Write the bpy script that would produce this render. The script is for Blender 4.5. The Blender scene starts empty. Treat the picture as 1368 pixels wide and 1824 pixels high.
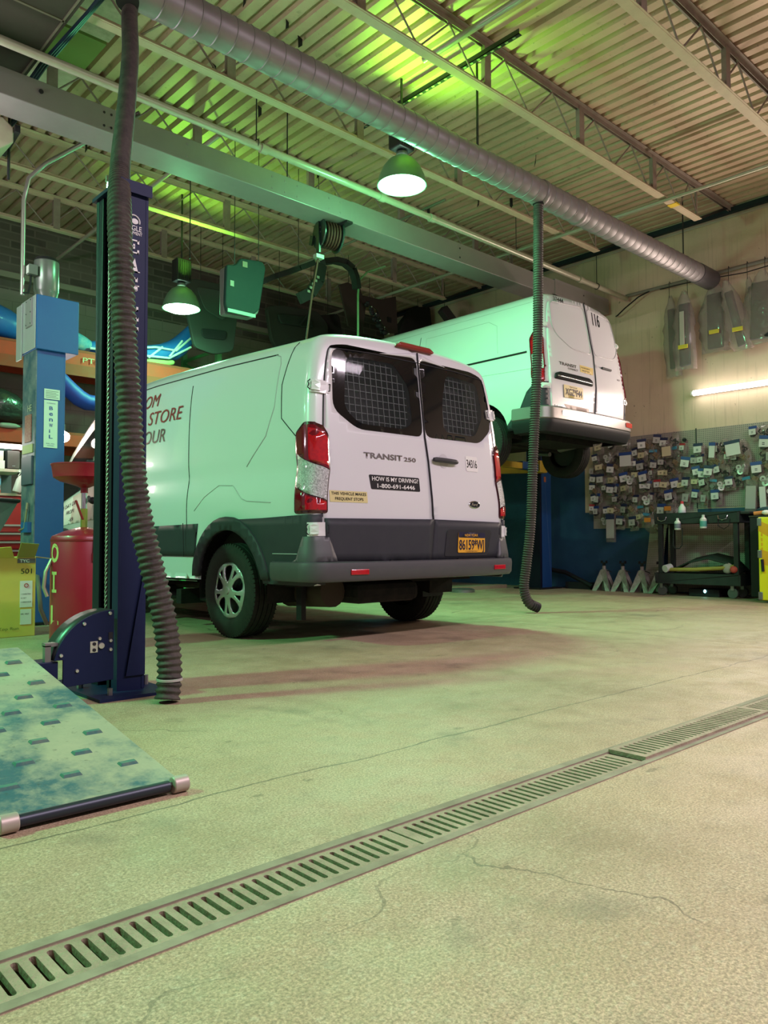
import bpy, bmesh, math, random
from mathutils import Vector, Matrix
from mathutils.geometry import delaunay_2d_cdt
SC = bpy.context.scene
COL = SC.collection
rnd = random.Random(7)
PI = math.pi

# ------------------------------------------------------------------ camera
cam_d = bpy.data.cameras.new('camera')
cam = bpy.data.objects.new('camera', cam_d); COL.objects.link(cam)
YAW, PIT, ROL = math.radians(42.81), math.radians(2.28), math.radians(-0.157)
fw = Vector((math.sin(YAW)*math.cos(PIT), math.cos(YAW)*math.cos(PIT), math.sin(PIT)))
r0 = Vector((math.cos(YAW), -math.sin(YAW), 0)); u0 = r0.cross(fw)
rr = r0*math.cos(ROL) + u0*math.sin(ROL); uu = -r0*math.sin(ROL) + u0*math.cos(ROL)
mw = Matrix((( rr.x, uu.x, -fw.x, 0), (rr.y, uu.y, -fw.y, 0), (rr.z, uu.z, -fw.z, 0.70), (0, 0, 0, 1)))
cam.matrix_world = mw
cam_d.sensor_fit = 'VERTICAL'; cam_d.sensor_height = 36.0
cam_d.lens = 1384.0/1824.0*36.0
cam_d.clip_start = 0.05; cam_d.clip_end = 100
SC.camera = cam
# ------------------------------------------------------------------ view + world
SC.view_settings.view_transform = 'Standard'; SC.view_settings.look = 'None'
SC.view_settings.exposure = 0.0; SC.view_settings.gamma = 1.0
SC.view_settings.use_curve_mapping = False
SC.cycles.use_denoising = True
SC.cycles.max_bounces = 6; SC.cycles.diffuse_bounces = 3; SC.cycles.glossy_bounces = 3
SC.cycles.transmission_bounces = 4; SC.cycles.transparent_max_bounces = 12
SC.cycles.sample_clamp_indirect = 4.0; SC.cycles.caustics_reflective = False; SC.cycles.caustics_refractive = False
W = bpy.data.worlds.new('world'); SC.world = W; W.use_nodes = True
bg = W.node_tree.nodes['Background']
bg.inputs[0].default_value = (1.0, 0.84, 0.90, 1); bg.inputs[1].default_value = 0.27

GREEN = (0.15, 0.86, 0.34)
PINK = (1.0, 0.83, 0.94)
def light(name, kind, loc, power, color, size=0.3, sy=None, rot=(0,0,0), parent=None, spot=None, blend=0.3):
    d = bpy.data.lights.new(name, kind); d.energy = power; d.color = color
    if kind == 'AREA':
        if sy: d.shape = 'RECTANGLE'; d.size = size; d.size_y = sy
        else: d.shape = 'DISK'; d.size = size
    elif kind == 'SPOT':
        d.shadow_soft_size = size; d.spot_size = math.radians(spot or 120); d.spot_blend = blend
    else: d.shadow_soft_size = size
    o = bpy.data.objects.new(name, d); COL.objects.link(o)
    o.rotation_euler = rot
    if parent: o.parent = parent; o.location = Vector(loc) - parent.location
    else: o.location = loc
    return o
# fluorescent ceiling fixtures of the bay behind the camera
light('fluorescent_bay_light', 'AREA', (2.6, -1.2, 4.6), 280, PINK, 3.5, 0.28, (math.radians(4), 0, math.radians(-5)))
light('fluorescent_bay_light', 'AREA', (6.0, -1.2, 4.6), 240, PINK, 3.5, 0.28, (math.radians(6), 0, math.radians(8)))
# strip lamp of the left bay, outside the frame
light('unseen_left_bay_light', 'AREA', (-0.9, 6.0, 2.4), 28, PINK, 1.2, 0.2, (math.radians(115), 0, math.radians(-80)))
o_ = light('unseen_left_bay_light', 'AREA', (0.7, 6.3, 3.3), 30, PINK, 1.2, 0.2)  # second unseen lamp, added to brighten the ceiling boards and beam underside
o_.rotation_euler = Vector((1.7, 0.3, 1.5)).to_track_quat('-Z', 'Y').to_euler()
# high bay lamps of the same row outside the frame (left of the van)
HB_P = 250
light('high_bay_light', 'AREA', (-1.9, 4.95, 3.95), HB_P*2.0, GREEN, 0.42)
light('high_bay_light', 'AREA', (-1.9, 9.0, 3.8), HB_P*0.45, GREEN, 0.42)

# ------------------------------------------------------------------ materials
_M = {}
def mat(name, col, rough=0.5, metal=0.0, n=None, bump=None, coat=0.0, emit=None, es=1.0, trans=0.0, alpha=1.0, spec=None, coords='Object'):
    """n=(scale, mix amount, second colour[, detail]); bump=(scale, strength)"""
    if name in _M: return _M[name]
    m = bpy.data.materials.new(name); m.use_nodes = True; _M[name] = m
    nt = m.node_tree; N = nt.nodes; L = nt.links
    p = N['Principled BSDF']
    c = (*col, 1)
    p.inputs['Base Color'].default_value = c
    p.inputs['Roughness'].default_value = rough; p.inputs['Metallic'].default_value = metal
    p.inputs['Coat Weight'].default_value = coat; p.inputs['Coat Roughness'].default_value = 0.06
    if trans: p.inputs['Transmission Weight'].default_value = trans
    if alpha < 1: p.inputs['Alpha'].default_value = alpha
    if spec is None and max(col) < .065 and not coat and not metal: spec = .18
    if spec is not None: p.inputs['Specular IOR Level'].default_value = spec
    if emit: p.inputs['Emission Color'].default_value = (*emit, 1); p.inputs['Emission Strength'].default_value = es
    if n or bump: tc = N.new('ShaderNodeTexCoord')
    if n:
        t = N.new('ShaderNodeTexNoise'); t.inputs['Scale'].default_value = n[0]; t.inputs['Detail'].default_value = n[3] if len(n) > 3 else 5
        t.inputs['Roughness'].default_value = 0.65
        L.new(tc.outputs[coords], t.inputs['Vector'])
        rmp = N.new('ShaderNodeValToRGB'); rmp.color_ramp.elements[0].position = 0.38; rmp.color_ramp.elements[1].position = 0.68
        L.new(t.outputs['Fac'], rmp.inputs[0])
        mx = N.new('ShaderNodeMix'); mx.data_type = 'RGBA'
        mm = N.new('ShaderNodeMath'); mm.operation = 'MULTIPLY'; mm.inputs[1].default_value = n[1]
        L.new(rmp.outputs[0], mm.inputs[0]); L.new(mm.outputs[0], mx.inputs['Factor'])
        mx.inputs['A'].default_value = c; mx.inputs['B'].default_value = (*n[2], 1)
        L.new(mx.outputs['Result'], p.inputs['Base Color'])
    if bump:
        t = N.new('ShaderNodeTexNoise'); t.inputs['Scale'].default_value = bump[0]; t.inputs['Detail'].default_value = 4
        L.new(tc.outputs[coords], t.inputs['Vector'])
        b = N.new('ShaderNodeBump'); b.inputs['Strength'].default_value = bump[1]; b.inputs['Distance'].default_value = 0.02
        L.new(t.outputs['Fac'], b.inputs['Height']); L.new(b.outputs[0], p.inputs['Normal'])
    return m

WHITE = mat('van_white_paint', (0.64, 0.65, 0.68), 0.28, coat=0.6)
CLAD = mat('grey_plastic_cladding', (0.036, 0.038, 0.047), 0.5, n=(9, 0.35, (0.048, 0.051, 0.058)))
BLACKP = mat('black_plastic', (0.018, 0.018, 0.02), 0.5)
UNDER = mat('underbody', (0.012, 0.012, 0.013), 0.8, n=(12, 0.5, (0.035, 0.03, 0.026)))
RUBBER = mat('tyre_rubber', (0.022, 0.021, 0.021), 0.75, n=(30, 0.4, (0.04, 0.036, 0.033)))
SEAM = mat('shut_line', (0.03, 0.03, 0.035), 0.8)
GLASS = mat('tinted_glass', (0.006, 0.007, 0.008), 0.05, coat=0.3)
CHROME = mat('chrome', (0.7, 0.7, 0.72), 0.18, 1.0)
SILVER = mat('silver_paint', (0.45, 0.46, 0.47), 0.3, 0.6)
REDL = mat('red_lens', (0.50, 0.004, 0.010), 0.12, coat=0.8, n=(40, 0.5, (0.22, 0.0, 0.01)))
DREDL = mat('dark_red_lens', (0.16, 0.002, 0.010), 0.12, coat=0.8)
CLEARL = mat('clear_lens', (0.55, 0.57, 0.58), 0.15, 0.3, coat=0.8, n=(90, 0.8, (0.12, 0.13, 0.13)), bump=(120, 0.5))
STEEL = mat('galvanised_steel', (0.23, 0.22, 0.23), 0.38, 0.75, n=(6, 0.6, (0.36, 0.34, 0.35)))
PAPER = mat('white_paper', (0.72, 0.72, 0.70), 0.7)
INK = mat('black_ink', (0.02, 0.02, 0.022), 0.6)
CREAMJ = mat('cream_joist_paint', (0.58, 0.47, 0.33), 0.6, n=(5, 0.5, (0.42, 0.34, 0.24)))
JGREY = mat('grey_joist_paint', (0.25, 0.20, 0.17), 0.6, n=(6, 0.6, (0.40, 0.32, 0.27)))
BLKSTEEL = mat('black_steel', (0.02, 0.021, 0.023), 0.45, 0.3)

# ------------------------------------------------------------------ builders
def prop(o, label=None, cat=None, group=None, kind=None):
    if label: o['label'] = label
    if cat: o['category'] = cat
    if group: o['group'] = group
    if kind: o['kind'] = kind
    return o
def thing(name, label, cat, loc=(0,0,0), group=None):
    o = bpy.data.objects.new(name, None); COL.objects.link(o); o.location = loc
    o.empty_display_size = 0.1
    return prop(o, label, cat, group)
OUTC = [None]
class B:
    def __init__(s): s.v = []; s.f = []
    def add(s, vs, fs):
        k = len(s.v); s.v += [Vector(v) for v in vs]; s.f += [tuple(i+k for i in f) for f in fs]; return s
    def box(s, x0, x1, y0, y1, z0, z1, m=None):
        vs = [Vector((x, y, z)) for x in (x0, x1) for y in (y0, y1) for z in (z0, z1)]
        if m: vs = [m @ v for v in vs]
        return s.add(vs, [(0,1,3,2),(4,6,7,5),(0,4,5,1),(2,3,7,6),(0,2,6,4),(1,5,7,3)])
    def bar(s, p, q, w, h, up=(0,0,1)):
        p = Vector(p); q = Vector(q); d = (q-p).normalized(); up = Vector(up)
        if abs(d.dot(up)) > 0.98: up = Vector((1,0,0))
        a = d.cross(up).normalized()*w/2; b = a.cross(d).normalized()*h/2
        vs = [e + i*a + j*b for e in (p, q) for i in (-1, 1) for j in (-1, 1)]
        return s.add(vs, [(0,1,3,2),(4,6,7,5),(0,4,5,1),(2,3,7,6),(0,2,6,4),(1,5,7,3)])
    def tube(s, pts, r, n=12, cap=True, closed=False):
        pts = [Vector(p) for p in pts]; m = len(pts)
        rs = r if isinstance(r, (list, tuple)) else [r]*m
        t0 = (pts[1]-pts[0]).normalized()
        a = t0.cross(Vector((0,0,1)));
        if a.length < 1e-3: a = t0.cross(Vector((1,0,0)))
        a.normalize(); k = len(s.v); prev = t0
        for i, p in enumerate(pts):
            if closed: t = (pts[(i+1) % m]-pts[i-1]).normalized()
            else: t = (pts[min(i+1, m-1)]-pts[max(i-1, 0)]).normalized()
            ax = prev.cross(t)
            if ax.length > 1e-6: a = Matrix.Rotation(prev.angle(t), 3, ax) @ a
            prev = t; a = (a - t*a.dot(t)).normalized(); b = t.cross(a)
            for j in range(n):
                th = 2*PI*j/n; s.v.append(p + (a*math.cos(th)+b*math.sin(th))*rs[i])
        for i in range(m if closed else m-1):
            i2 = (i+1) % m
            for j in range(n):
                j2 = (j+1) % n; s.f.append((k+i*n+j, k+i*n+j2, k+i2*n+j2, k+i2*n+j))
        if cap and not closed:
            s.f.append(tuple(k+j for j in range(n))[::-1]); s.f.append(tuple(k+(m-1)*n+j for j in range(n)))
        return s
    def lathe(s, prof, o=(0,0,0), ax=(0,0,1), n=32, a0=0, a1=2*PI):
        """prof: (radius, height) points turned about ax through o"""
        o = Vector(o); ax = Vector(ax).normalized()
        a = ax.cross(Vector((0,1,0)) if abs(ax.y) < 0.9 else Vector((1,0,0))).normalized(); b = ax.cross(a)
        k = len(s.v); full = abs(a1-a0-2*PI) < 1e-6; m = n if full else n+1
        for i in range(m):
            th = a0+(a1-a0)*i/n
            for (r, h) in prof: s.v.append(o + ax*h + (a*math.cos(th)+b*math.sin(th))*r)
        q = len(prof)
        for i in range(n):
            i2 = (i+1) % m
            for j in range(q-1):
                s.f.append((k+i*q+j, k+i2*q+j, k+i2*q+j+1, k+i*q+j+1))
        return s
    def ball(s, c, rx, ry=None, rz=None, n=12, m=8):
        c = Vector(c); ry = ry or rx; rz = rz or rx; k = len(s.v)
        for i in range(m+1):
            ph = PI*i/m
            for j in range(n):
                th = 2*PI*j/n
                s.v.append(c + Vector((rx*math.sin(ph)*math.cos(th), ry*math.sin(ph)*math.sin(th), rz*math.cos(ph))))
        for i in range(m):
            for j in range(n):
                j2 = (j+1) % n; s.f.append((k+i*n+j, k+i*n+j2, k+(i+1)*n+j2, k+(i+1)*n+j))
        return s
    def prism(s, poly, ax, h0, h1):
        """poly in the two other axes; ax 'x','y','z'"""
        def P(a, b, h): return {'x': (h, a, b), 'y': (a, h, b), 'z': (a, b, h)}[ax]
        n = len(poly); vs = [P(a, b, h0) for a, b in poly] + [P(a, b, h1) for a, b in poly]
        fs = [tuple(range(n))[::-1], tuple(range(n, 2*n))] + [(i, (i+1) % n, n+(i+1) % n, n+i) for i in range(n)]
        return s.add(vs, fs)
    def build(s, name, m, parent=None, smooth=False, bevel=0, solid=0, sub=0, world=True):
        me = bpy.data.meshes.new(name)
        off = parent_loc(parent) if (parent and world) else Vector((0,0,0))
        me.from_pydata([v-off for v in s.v], [], s.f)
        bm = bmesh.new(); bm.from_mesh(me); bmesh.ops.remove_doubles(bm, verts=bm.verts, dist=1e-5)
        bmesh.ops.recalc_face_normals(bm, faces=bm.faces)
        if OUTC[0] is not None and any(e.is_boundary for e in bm.edges):
            c0 = OUTC[0] - off; t_ = sum(f.calc_area()*f.normal.dot(f.calc_center_median()-c0) for f in bm.faces)
            if t_ < 0: bmesh.ops.reverse_faces(bm, faces=bm.faces)
            solid = abs(solid)
        bm.to_mesh(me); bm.free()
        me.materials.append(m)
        o = bpy.data.objects.new(name, me); COL.objects.link(o)
        if parent: o.parent = parent
        if smooth:
            for p in me.polygons: p.use_smooth = True
            if smooth != 'all':
                me.set_sharp_from_angle(angle=math.radians(38))
        if solid:
            md = o.modifiers.new('s', 'SOLIDIFY'); md.thickness = abs(solid); md.offset = -1 if solid > 0 else 1
        if bevel:
            md = o.modifiers.new('b', 'BEVEL'); md.width = bevel; md.segments = 2; md.limit_method = 'ANGLE'
        if sub:
            md = o.modifiers.new('u', 'SUBSURF'); md.levels = sub; md.render_levels = sub
        return o
def parent_loc(p):
    v = Vector((0,0,0))
    while p: v += p.location; p = p.parent
    return v
def rot_about(c, ang, axis='Z'):
    return Matrix.Translation(c) @ Matrix.Rotation(ang, 4, axis) @ Matrix.Translation(-Vector(c))
def dup(root, loc, rz=None, label=None, scale=None):
    r = root.copy(); COL.objects.link(r); r.location = loc
    if rz is not None: r.rotation_euler = (0, 0, rz)
    if scale: r.scale = scale
    if label: r['label'] = label
    for ch in list(root.children):
        c = ch.copy(); COL.objects.link(c); c.parent = r
        for g in list(ch.children):
            d = g.copy(); COL.objects.link(d); d.parent = c
    return r
def inside(p, poly):
    x, y = p; c = False; n = len(poly)
    for i in range(n):
        x1, y1 = poly[i]; x2, y2 = poly[i-1]
        if (y1 > y) != (y2 > y) and x < (x2-x1)*(y-y1)/(y2-y1)+x1: c = not c
    return c
def densify(poly, d):
    out = []
    for i in range(len(poly)):
        a = Vector(poly[i]); b = Vector(poly[(i+1) % len(poly)])
        k = max(1, int((b-a).length/d))
        out += [tuple(a.lerp(b, j/k)) for j in range(k)]
    return out
def patch(outline, holes, fn, gx, gy, d=0.04):
    """triangulated 2-D domain mapped to 3-D by fn; gx, gy: inner grid coordinates"""
    loops = [densify(outline, d)] + [densify(h, d) for h in holes]
    pts = []; edges = []
    for lp in loops:
        k = len(pts); pts += lp; edges += [(k+i, k+(i+1) % len(lp)) for i in range(len(lp))]
    bd = [Vector(p) for p in pts]
    for x in gx:
        for y in gy:
            if inside((x, y), outline) and not any(inside((x, y), h) for h in holes): pts.append((x, y))
    vo, _, fo, *_r = delaunay_2d_cdt([Vector(p) for p in pts], edges, [], 0, 1e-6)
    b = B(); vs = [fn(v.x, v.y) for v in vo]; fs = []
    for f in fo:
        c = sum((vo[i] for i in f), Vector((0, 0)))/len(f)
        if inside(c, outline) and not any(inside(c, h) for h in holes): fs.append(tuple(f))
    return b.add(vs, fs)
def frange(a, b, d):
    n = max(1, int(round((b-a)/d))); return [a+(b-a)*i/n for i in range(n+1)]
def text(body, h, fn, m, parent, name='lettering', width=None, bold=0.0, ext=0.0, align='LEFT', shear=0.0, spacing=1.0):
    """flat lettering; fn(a, b) maps text plane metres to world. h is the capital height, width fits the line"""
    cu = bpy.data.curves.new(name, 'FONT'); cu.body = body; cu.size = 1; cu.offset = bold; cu.extrude = ext; cu.shear = shear
    cu.space_character = spacing; cu.resolution_u = 3
    o = bpy.data.objects.new('t', cu); COL.objects.link(o)
    me = bpy.data.meshes.new_from_object(o); bpy.data.objects.remove(o); bpy.data.curves.remove(cu)
    xs = [v.co.x for v in me.vertices] or [0]; ys = [v.co.y for v in me.vertices]
    x0, x1 = min(xs), max(xs); nl = body.count('\n')
    k = h/0.73; kx = (width/(x1-x0)) if width else k
    for v in me.vertices:
        a = (v.co.x-x0)*kx
        if align == 'CENTER': a -= (x1-x0)*kx/2
        v.co = Vector(fn(a, v.co.y*k)) - parent_loc(parent)
    me.materials.clear(); me.materials.append(m); me.name = name
    o = bpy.data.objects.new(name, me); COL.objects.link(o); o.parent = parent
    return o

# ================================================================== setting
def nodes_mat(name):
    m = bpy.data.materials.new(name); m.use_nodes = True; nt = m.node_tree
    return m, nt, nt.nodes['Principled BSDF'], nt.nodes.new('ShaderNodeTexCoord')
def noise(nt, src, scale, detail=5, rough=0.6, lo=0.4, hi=0.65):
    t = nt.nodes.new('ShaderNodeTexNoise'); t.inputs['Scale'].default_value = scale; t.inputs['Detail'].default_value = detail; t.inputs['Roughness'].default_value = rough
    nt.links.new(src, t.inputs['Vector'])
    r = nt.nodes.new('ShaderNodeMapRange'); r.inputs['From Min'].default_value = lo; r.inputs['From Max'].default_value = hi
    nt.links.new(t.outputs['Fac'], r.inputs['Value']); return r.outputs[0]
def mix(nt, f, a, b, amt=1.0):
    x = nt.nodes.new('ShaderNodeMix'); x.data_type = 'RGBA'
    if amt != 1.0:
        q = nt.nodes.new('ShaderNodeMath'); q.operation = 'MULTIPLY'; q.inputs[1].default_value = amt; nt.links.new(f, q.inputs[0]); f = q.outputs[0]
    nt.links.new(f, x.inputs['Factor'])
    for s, v in (('A', a), ('B', b)):
        if isinstance(v, tuple): x.inputs[s].default_value = (*v, 1)
        else: nt.links.new(v, x.inputs[s])
    return x.outputs['Result']
def mth(nt, op, a, b=None, c=None):
    q = nt.nodes.new('ShaderNodeMath'); q.operation = op
    for i, v in enumerate((a, b, c)):
        if v is None: continue
        if isinstance(v, (int, float)): q.inputs[i].default_value = v
        else: nt.links.new(v, q.inputs[i])
    return q.outputs[0]
def bumpn(nt, p, h, s, d=0.01):
    b = nt.nodes.new('ShaderNodeBump'); b.inputs['Strength'].default_value = s; b.inputs['Distance'].default_value = d
    nt.links.new(h, b.inputs['Height']); nt.links.new(b.outputs[0], p.inputs['Normal'])
def sep(nt, v):
    s = nt.nodes.new('ShaderNodeSeparateXYZ'); nt.links.new(v, s.inputs[0]); return s.outputs

FLOOR, nt, p, tc = nodes_mat('oily_concrete')
o_ = tc.outputs['Object']
c = mix(nt, noise(nt, o_, 0.7, 6, .6), (0.60, 0.43, 0.28), (0.40, 0.285, 0.18))
c = mix(nt, noise(nt, o_, 3.3, 8, .7, .42, .7), c, (0.66, 0.51, 0.36), .7)
c = mix(nt, noise(nt, o_, 11, 6, .75, .52, .75), c, (0.22, 0.19, 0.14), .45)
c = mix(nt, noise(nt, o_, 160, 2, .5, .35, .7), c, (0.15, 0.115, 0.07), .75)
c = mix(nt, noise(nt, o_, 60, 3, .6, .55, .75), c, (0.62, 0.54, 0.39), .6)
c = mix(nt, noise(nt, o_, 1.7, 5, .6, .60, .70), c, (0.14, 0.115, 0.085), .50)
c = mix(nt, noise(nt, o_, 5.2, 4, .7, .66, .70), c, (0.11, 0.085, 0.055), .55)
c = mix(nt, noise(nt, o_, 300, 2, .6, .45, .62), c, (0.17, 0.135, 0.08), .5)
vor = nt.nodes.new('ShaderNodeTexVoronoi'); vor.feature = 'DISTANCE_TO_EDGE'; vor.inputs['Scale'].default_value = .55
wv = nt.nodes.new('ShaderNodeVectorMath'); wv.operation = 'MULTIPLY_ADD'
nz = nt.nodes.new('ShaderNodeTexNoise'); nz.inputs['Scale'].default_value = 3; nz.inputs['Detail'].default_value = 6; nt.links.new(o_, nz.inputs['Vector'])
nt.links.new(nz.outputs['Color'], wv.inputs[0]); wv.inputs[1].default_value = (.35, .35, 0); nt.links.new(o_, wv.inputs[2]); nt.links.new(wv.outputs[0], vor.inputs['Vector'])
crk = mth(nt, 'MULTIPLY', mth(nt, 'LESS_THAN', vor.outputs['Distance'], .0016), noise(nt, o_, .8, 2, .5, .5, .55))
c = mix(nt, crk, c, (0.12, 0.09, 0.06), .7)
xyz = sep(nt, o_)
wob = mth(nt, 'MULTIPLY', noise(nt, o_, 2.0, 4, .6, 0, 1), 0.10)
jn = None
for ax, pos, wd in ((0, 5.47, .006), (1, 1.93, .004), (1, 4.55, .004), (0, -1.2, .006)):
    dd = mth(nt, 'ABSOLUTE', mth(nt, 'SUBTRACT', mth(nt, 'ADD', xyz[ax], mth(nt, 'SUBTRACT', wob, .05) if ax == 1 and pos < 3 else 0.0), pos))
    l = mth(nt, 'LESS_THAN', dd, wd); jn = l if jn is None else mth(nt, 'MAXIMUM', jn, l)
c = mix(nt, jn, c, (0.10, 0.085, 0.06), .75)
nt.links.new(c, p.inputs['Base Color'])
nt.links.new(mth(nt, 'ADD', mth(nt, 'MULTIPLY', noise(nt, o_, 5, 5), .25), .42), p.inputs['Roughness'])
bumpn(nt, p, noise(nt, o_, 70, 5, .7, 0, 1), .35, .006)

XR, YB, ZC = 10.3, 11.1, 5.13
TY0, TY1 = 1.268, 1.430
b = B()
def quad(b, x0, x1, y0, y1, z): b.add([(x0,y0,z),(x1,y0,z),(x1,y1,z),(x0,y1,z)], [(0,1,2,3)])
quad(b, -6, XR+.4, -6, TY0, 0); quad(b, -6, XR+.4, TY1, YB+.4, 0)
b.add([(-6,TY0,0),(XR+.4,TY0,0),(XR+.4,TY0,-.14),(-6,TY0,-.14)], [(0,1,2,3)])
b.add([(-6,TY1,0),(XR+.4,TY1,0),(XR+.4,TY1,-.14),(-6,TY1,-.14)], [(0,1,2,3)])
quad(b, -6, XR+.4, TY0, TY1, -.14)
fl = b.build('floor', FLOOR); prop(fl, 'stained concrete floor', kind='structure')

WR, nt, p, tc = nodes_mat('cream_and_blue_wall_paint')
o_ = tc.outputs['Object']; xyz = sep(nt, o_)
edge = mth(nt, 'ADD', 1.15, mth(nt, 'MULTIPLY', mth(nt, 'GREATER_THAN', xyz[1], 6.6), .80))
isb = mth(nt, 'LESS_THAN', xyz[2], edge)
stv = nt.nodes.new('ShaderNodeMapping'); stv.inputs['Scale'].default_value = (1, 12, .5); nt.links.new(o_, stv.inputs[0])
cr = mix(nt, noise(nt, o_, 1.2, 5), (0.64, 0.50, 0.355), (0.56, 0.43, 0.30))
cr = mix(nt, noise(nt, stv.outputs[0], 2.2, 4, .6, .56, .7), cr, (0.30, 0.24, 0.165), .4)
cr = mix(nt, noise(nt, o_, 14, 4, .6, .68, .74), cr, (0.10, 0.08, 0.06), .7)
bl = mix(nt, noise(nt, o_, 2.2, 5), (0.012, 0.052, 0.115), (0.020, 0.075, 0.150))
nt.links.new(mix(nt, isb, cr, bl), p.inputs['Base Color']); p.inputs['Roughness'].default_value = .55
bumpn(nt, p, noise(nt, o_, 25, 4, .6, 0, 1), .15)
b = B().box(XR, XR+.3, -6, YB+.3, -.1, ZC+.06)
prop(b.build('wall_right', WR), 'cream painted wall above a dark blue band', kind='structure')

WB, nt, p, tc = nodes_mat('block_wall')
o_ = tc.outputs['Object']; xyz = sep(nt, o_)
mp = nt.nodes.new('ShaderNodeMapping'); mp.inputs['Rotation'].default_value = (math.radians(90), 0, 0); nt.links.new(o_, mp.inputs[0])
def brick(w, h, ms, c1, c2, cm):
    t = nt.nodes.new('ShaderNodeTexBrick'); t.inputs['Scale'].default_value = 1; t.inputs['Brick Width'].default_value = w; t.inputs['Row Height'].default_value = h
    t.inputs['Mortar Size'].default_value = ms; t.inputs['Color1'].default_value = (*c1, 1); t.inputs['Color2'].default_value = (*c2, 1); t.inputs['Mortar'].default_value = (*cm, 1)
    nt.links.new(mp.outputs[0], t.inputs['Vector']); return t
b1 = brick(.40, .20, .005, (.24, .20, .18), (.22, .185, .165), (.17, .14, .125))
b2 = brick(.32, .11, .012, (.12, .095, .08), (.065, .052, .045), (.15, .12, .10))
up = mth(nt, 'GREATER_THAN', xyz[2], 4.15)
c = mix(nt, up, b1.outputs['Color'], b2.outputs['Color'])
c = mix(nt, noise(nt, o_, 1.5, 5), c, (.16, .145, .12), .35)
nt.links.new(c, p.inputs['Base Color']); p.inputs['Roughness'].default_value = .85
bumpn(nt, p, mth(nt, 'MULTIPLY', b2.outputs['Fac'], up), -.8, .02)
b = B().box(-6, XR+.3, YB, YB+.3, -.1, ZC+.06)
prop(b.build('wall_back', WB), 'grey block wall with rough brick above', kind='structure')

# corrugated steel deck: trapezoid flutes along Y
DECK, nt, p, tc = nodes_mat('painted_steel_deck')
o_ = tc.outputs['Object']
c = mix(nt, noise(nt, o_, .9, 5), (.58, .42, .29), (.44, .31, .21))
c = mix(nt, noise(nt, o_, 7, 6, .7, .60, .74), c, (.12, .10, .07), .55)
c = mix(nt, noise(nt, o_, 22, 3, .6, .66, .74), c, (.08, .06, .045), .6)
nt.links.new(c, p.inputs['Base Color']); p.inputs['Roughness'].default_value = .5; p.inputs['Metallic'].default_value = .15
b = B(); x = -6.0; prof = []
while x < XR:
    prof += [(x, ZC), (x+.088, ZC), (x+.106, ZC+.048), (x+.134, ZC+.048)]; x += .152
prof.append((x, ZC))
vs = [(a, -6, z) for a, z in prof] + [(a, YB, z) for a, z in prof]; n = len(prof)
b.add(vs, [(i, i+1, n+i+1, n+i) for i in range(n-1)])
prop(b.build('ceiling', DECK), 'corrugated steel roof deck', kind='structure')
# steel angle and light trim where the deck meets the right wall
TRD = mat('dark_blue_angle', (.02, .035, .04), .5)
TRL = mat('wall_ledge_paint', (.50, .45, .35), .6)
prop(B().box(XR-.07, XR, -6, YB, ZC-.075, ZC-.01).build('trim_1', TRD), 'dark steel angle under the deck along the wall', kind='structure')
prop(B().box(XR-.02, XR, -6, YB, ZC-.13, ZC-.105).build('trim_2', TRL), 'pale ledge line below the deck', kind='structure')
prop(B().box(-6, XR, YB-.12, YB, 4.28, 4.36).build('trim_3', mat('dull_beam_paint', (.24,.22,.17), .7)), 'horizontal steel ledge across the brick', kind='structure')

# ------------------------------------------------------------------ drain
GR = mat('rusty_drain_iron', (.26, .20, .14), .65, .1, n=(9, .7, (.42, .34, .24)), bump=(80, .3))
def grate(x0, L, z, label, gap=False, seed=0):
    t = thing('drain_grate', label, 'drain grate', (x0, TY0+.075, z), 'drain grates set in the concrete floor')
    out = [(0, 0), (L, 0), (L, .134), (0, .134)]; holes = []
    pitch = .0296; k = int((L-.03)/pitch); s0 = (L-k*pitch)/2+.009
    for i in range(k):
        a = s0+i*pitch; w = .0128; r = w/2; y0, y1 = .017+r, .117-r
        h = [(a+r+r*math.cos(q), y0+r*math.sin(q)) for q in (PI, PI*1.25, PI*1.5, PI*1.75, 2*PI)] + [(a+r+r*math.cos(q), y1+r*math.sin(q)) for q in (0, PI*.25, PI*.5, PI*.75, PI)]
        holes.append(h)
    pb = patch(out, holes, lambda u, v: Vector((x0+u, TY0+.014+v, z)), [], [], .2)
    o = pb.build('grate_plate', GR, t, solid=0)
    md = o.modifiers.new('s', 'SOLIDIFY'); md.thickness = .014; md.offset = 0
    return t
gl = ['slotted iron drain grate nearest the camera, at the left edge of the photo', 'slotted iron drain grate in the middle of the channel, one slot broken dark',
      'pinkish slotted drain grate raised a little at its dark open joint', 'farthest slotted drain grate at the right edge of the photo']
for i, (x0, z) in enumerate(((.318, -.008), (1.320, -.008), (2.330, .004), (3.345, -.004))):
    grate(x0, .995, z, gl[i])
for i, w_ in enumerate(('first', 'second', 'third', 'fourth', 'fifth')):
    grate(4.355+1.01*i, .995, -.006, f'{w_} drain grate past the right edge of the photo toward the wall')
grate(-.684, .995, -.008, 'slotted drain grate just outside the lower left corner of the photo')
RIM = mat('drain_rim_steel', (.20, .175, .12), .8, n=(10, .6, (.34, .31, .22)))
for i, (y0, y1) in enumerate(((TY0-.010, TY0+.014), (TY1-.016, TY1+.012))):
    b = B().box(-6, XR-.6, y0, y1, -.03, .003)
    prop(b.build(f'trim_{4+i}', RIM), 'steel edge of the drain channel', kind='structure')
prop(B().box(-6, XR-.6, TY0+.016, TY1-.018, -.139, -.085).build('drain_silt', mat('drain_silt', (.07,.06,.045), .95, n=(20,.5,(.13,.11,.08)))), 'dark silt lying in the drain channel under the grates', 'silt', kind='stuff')

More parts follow.
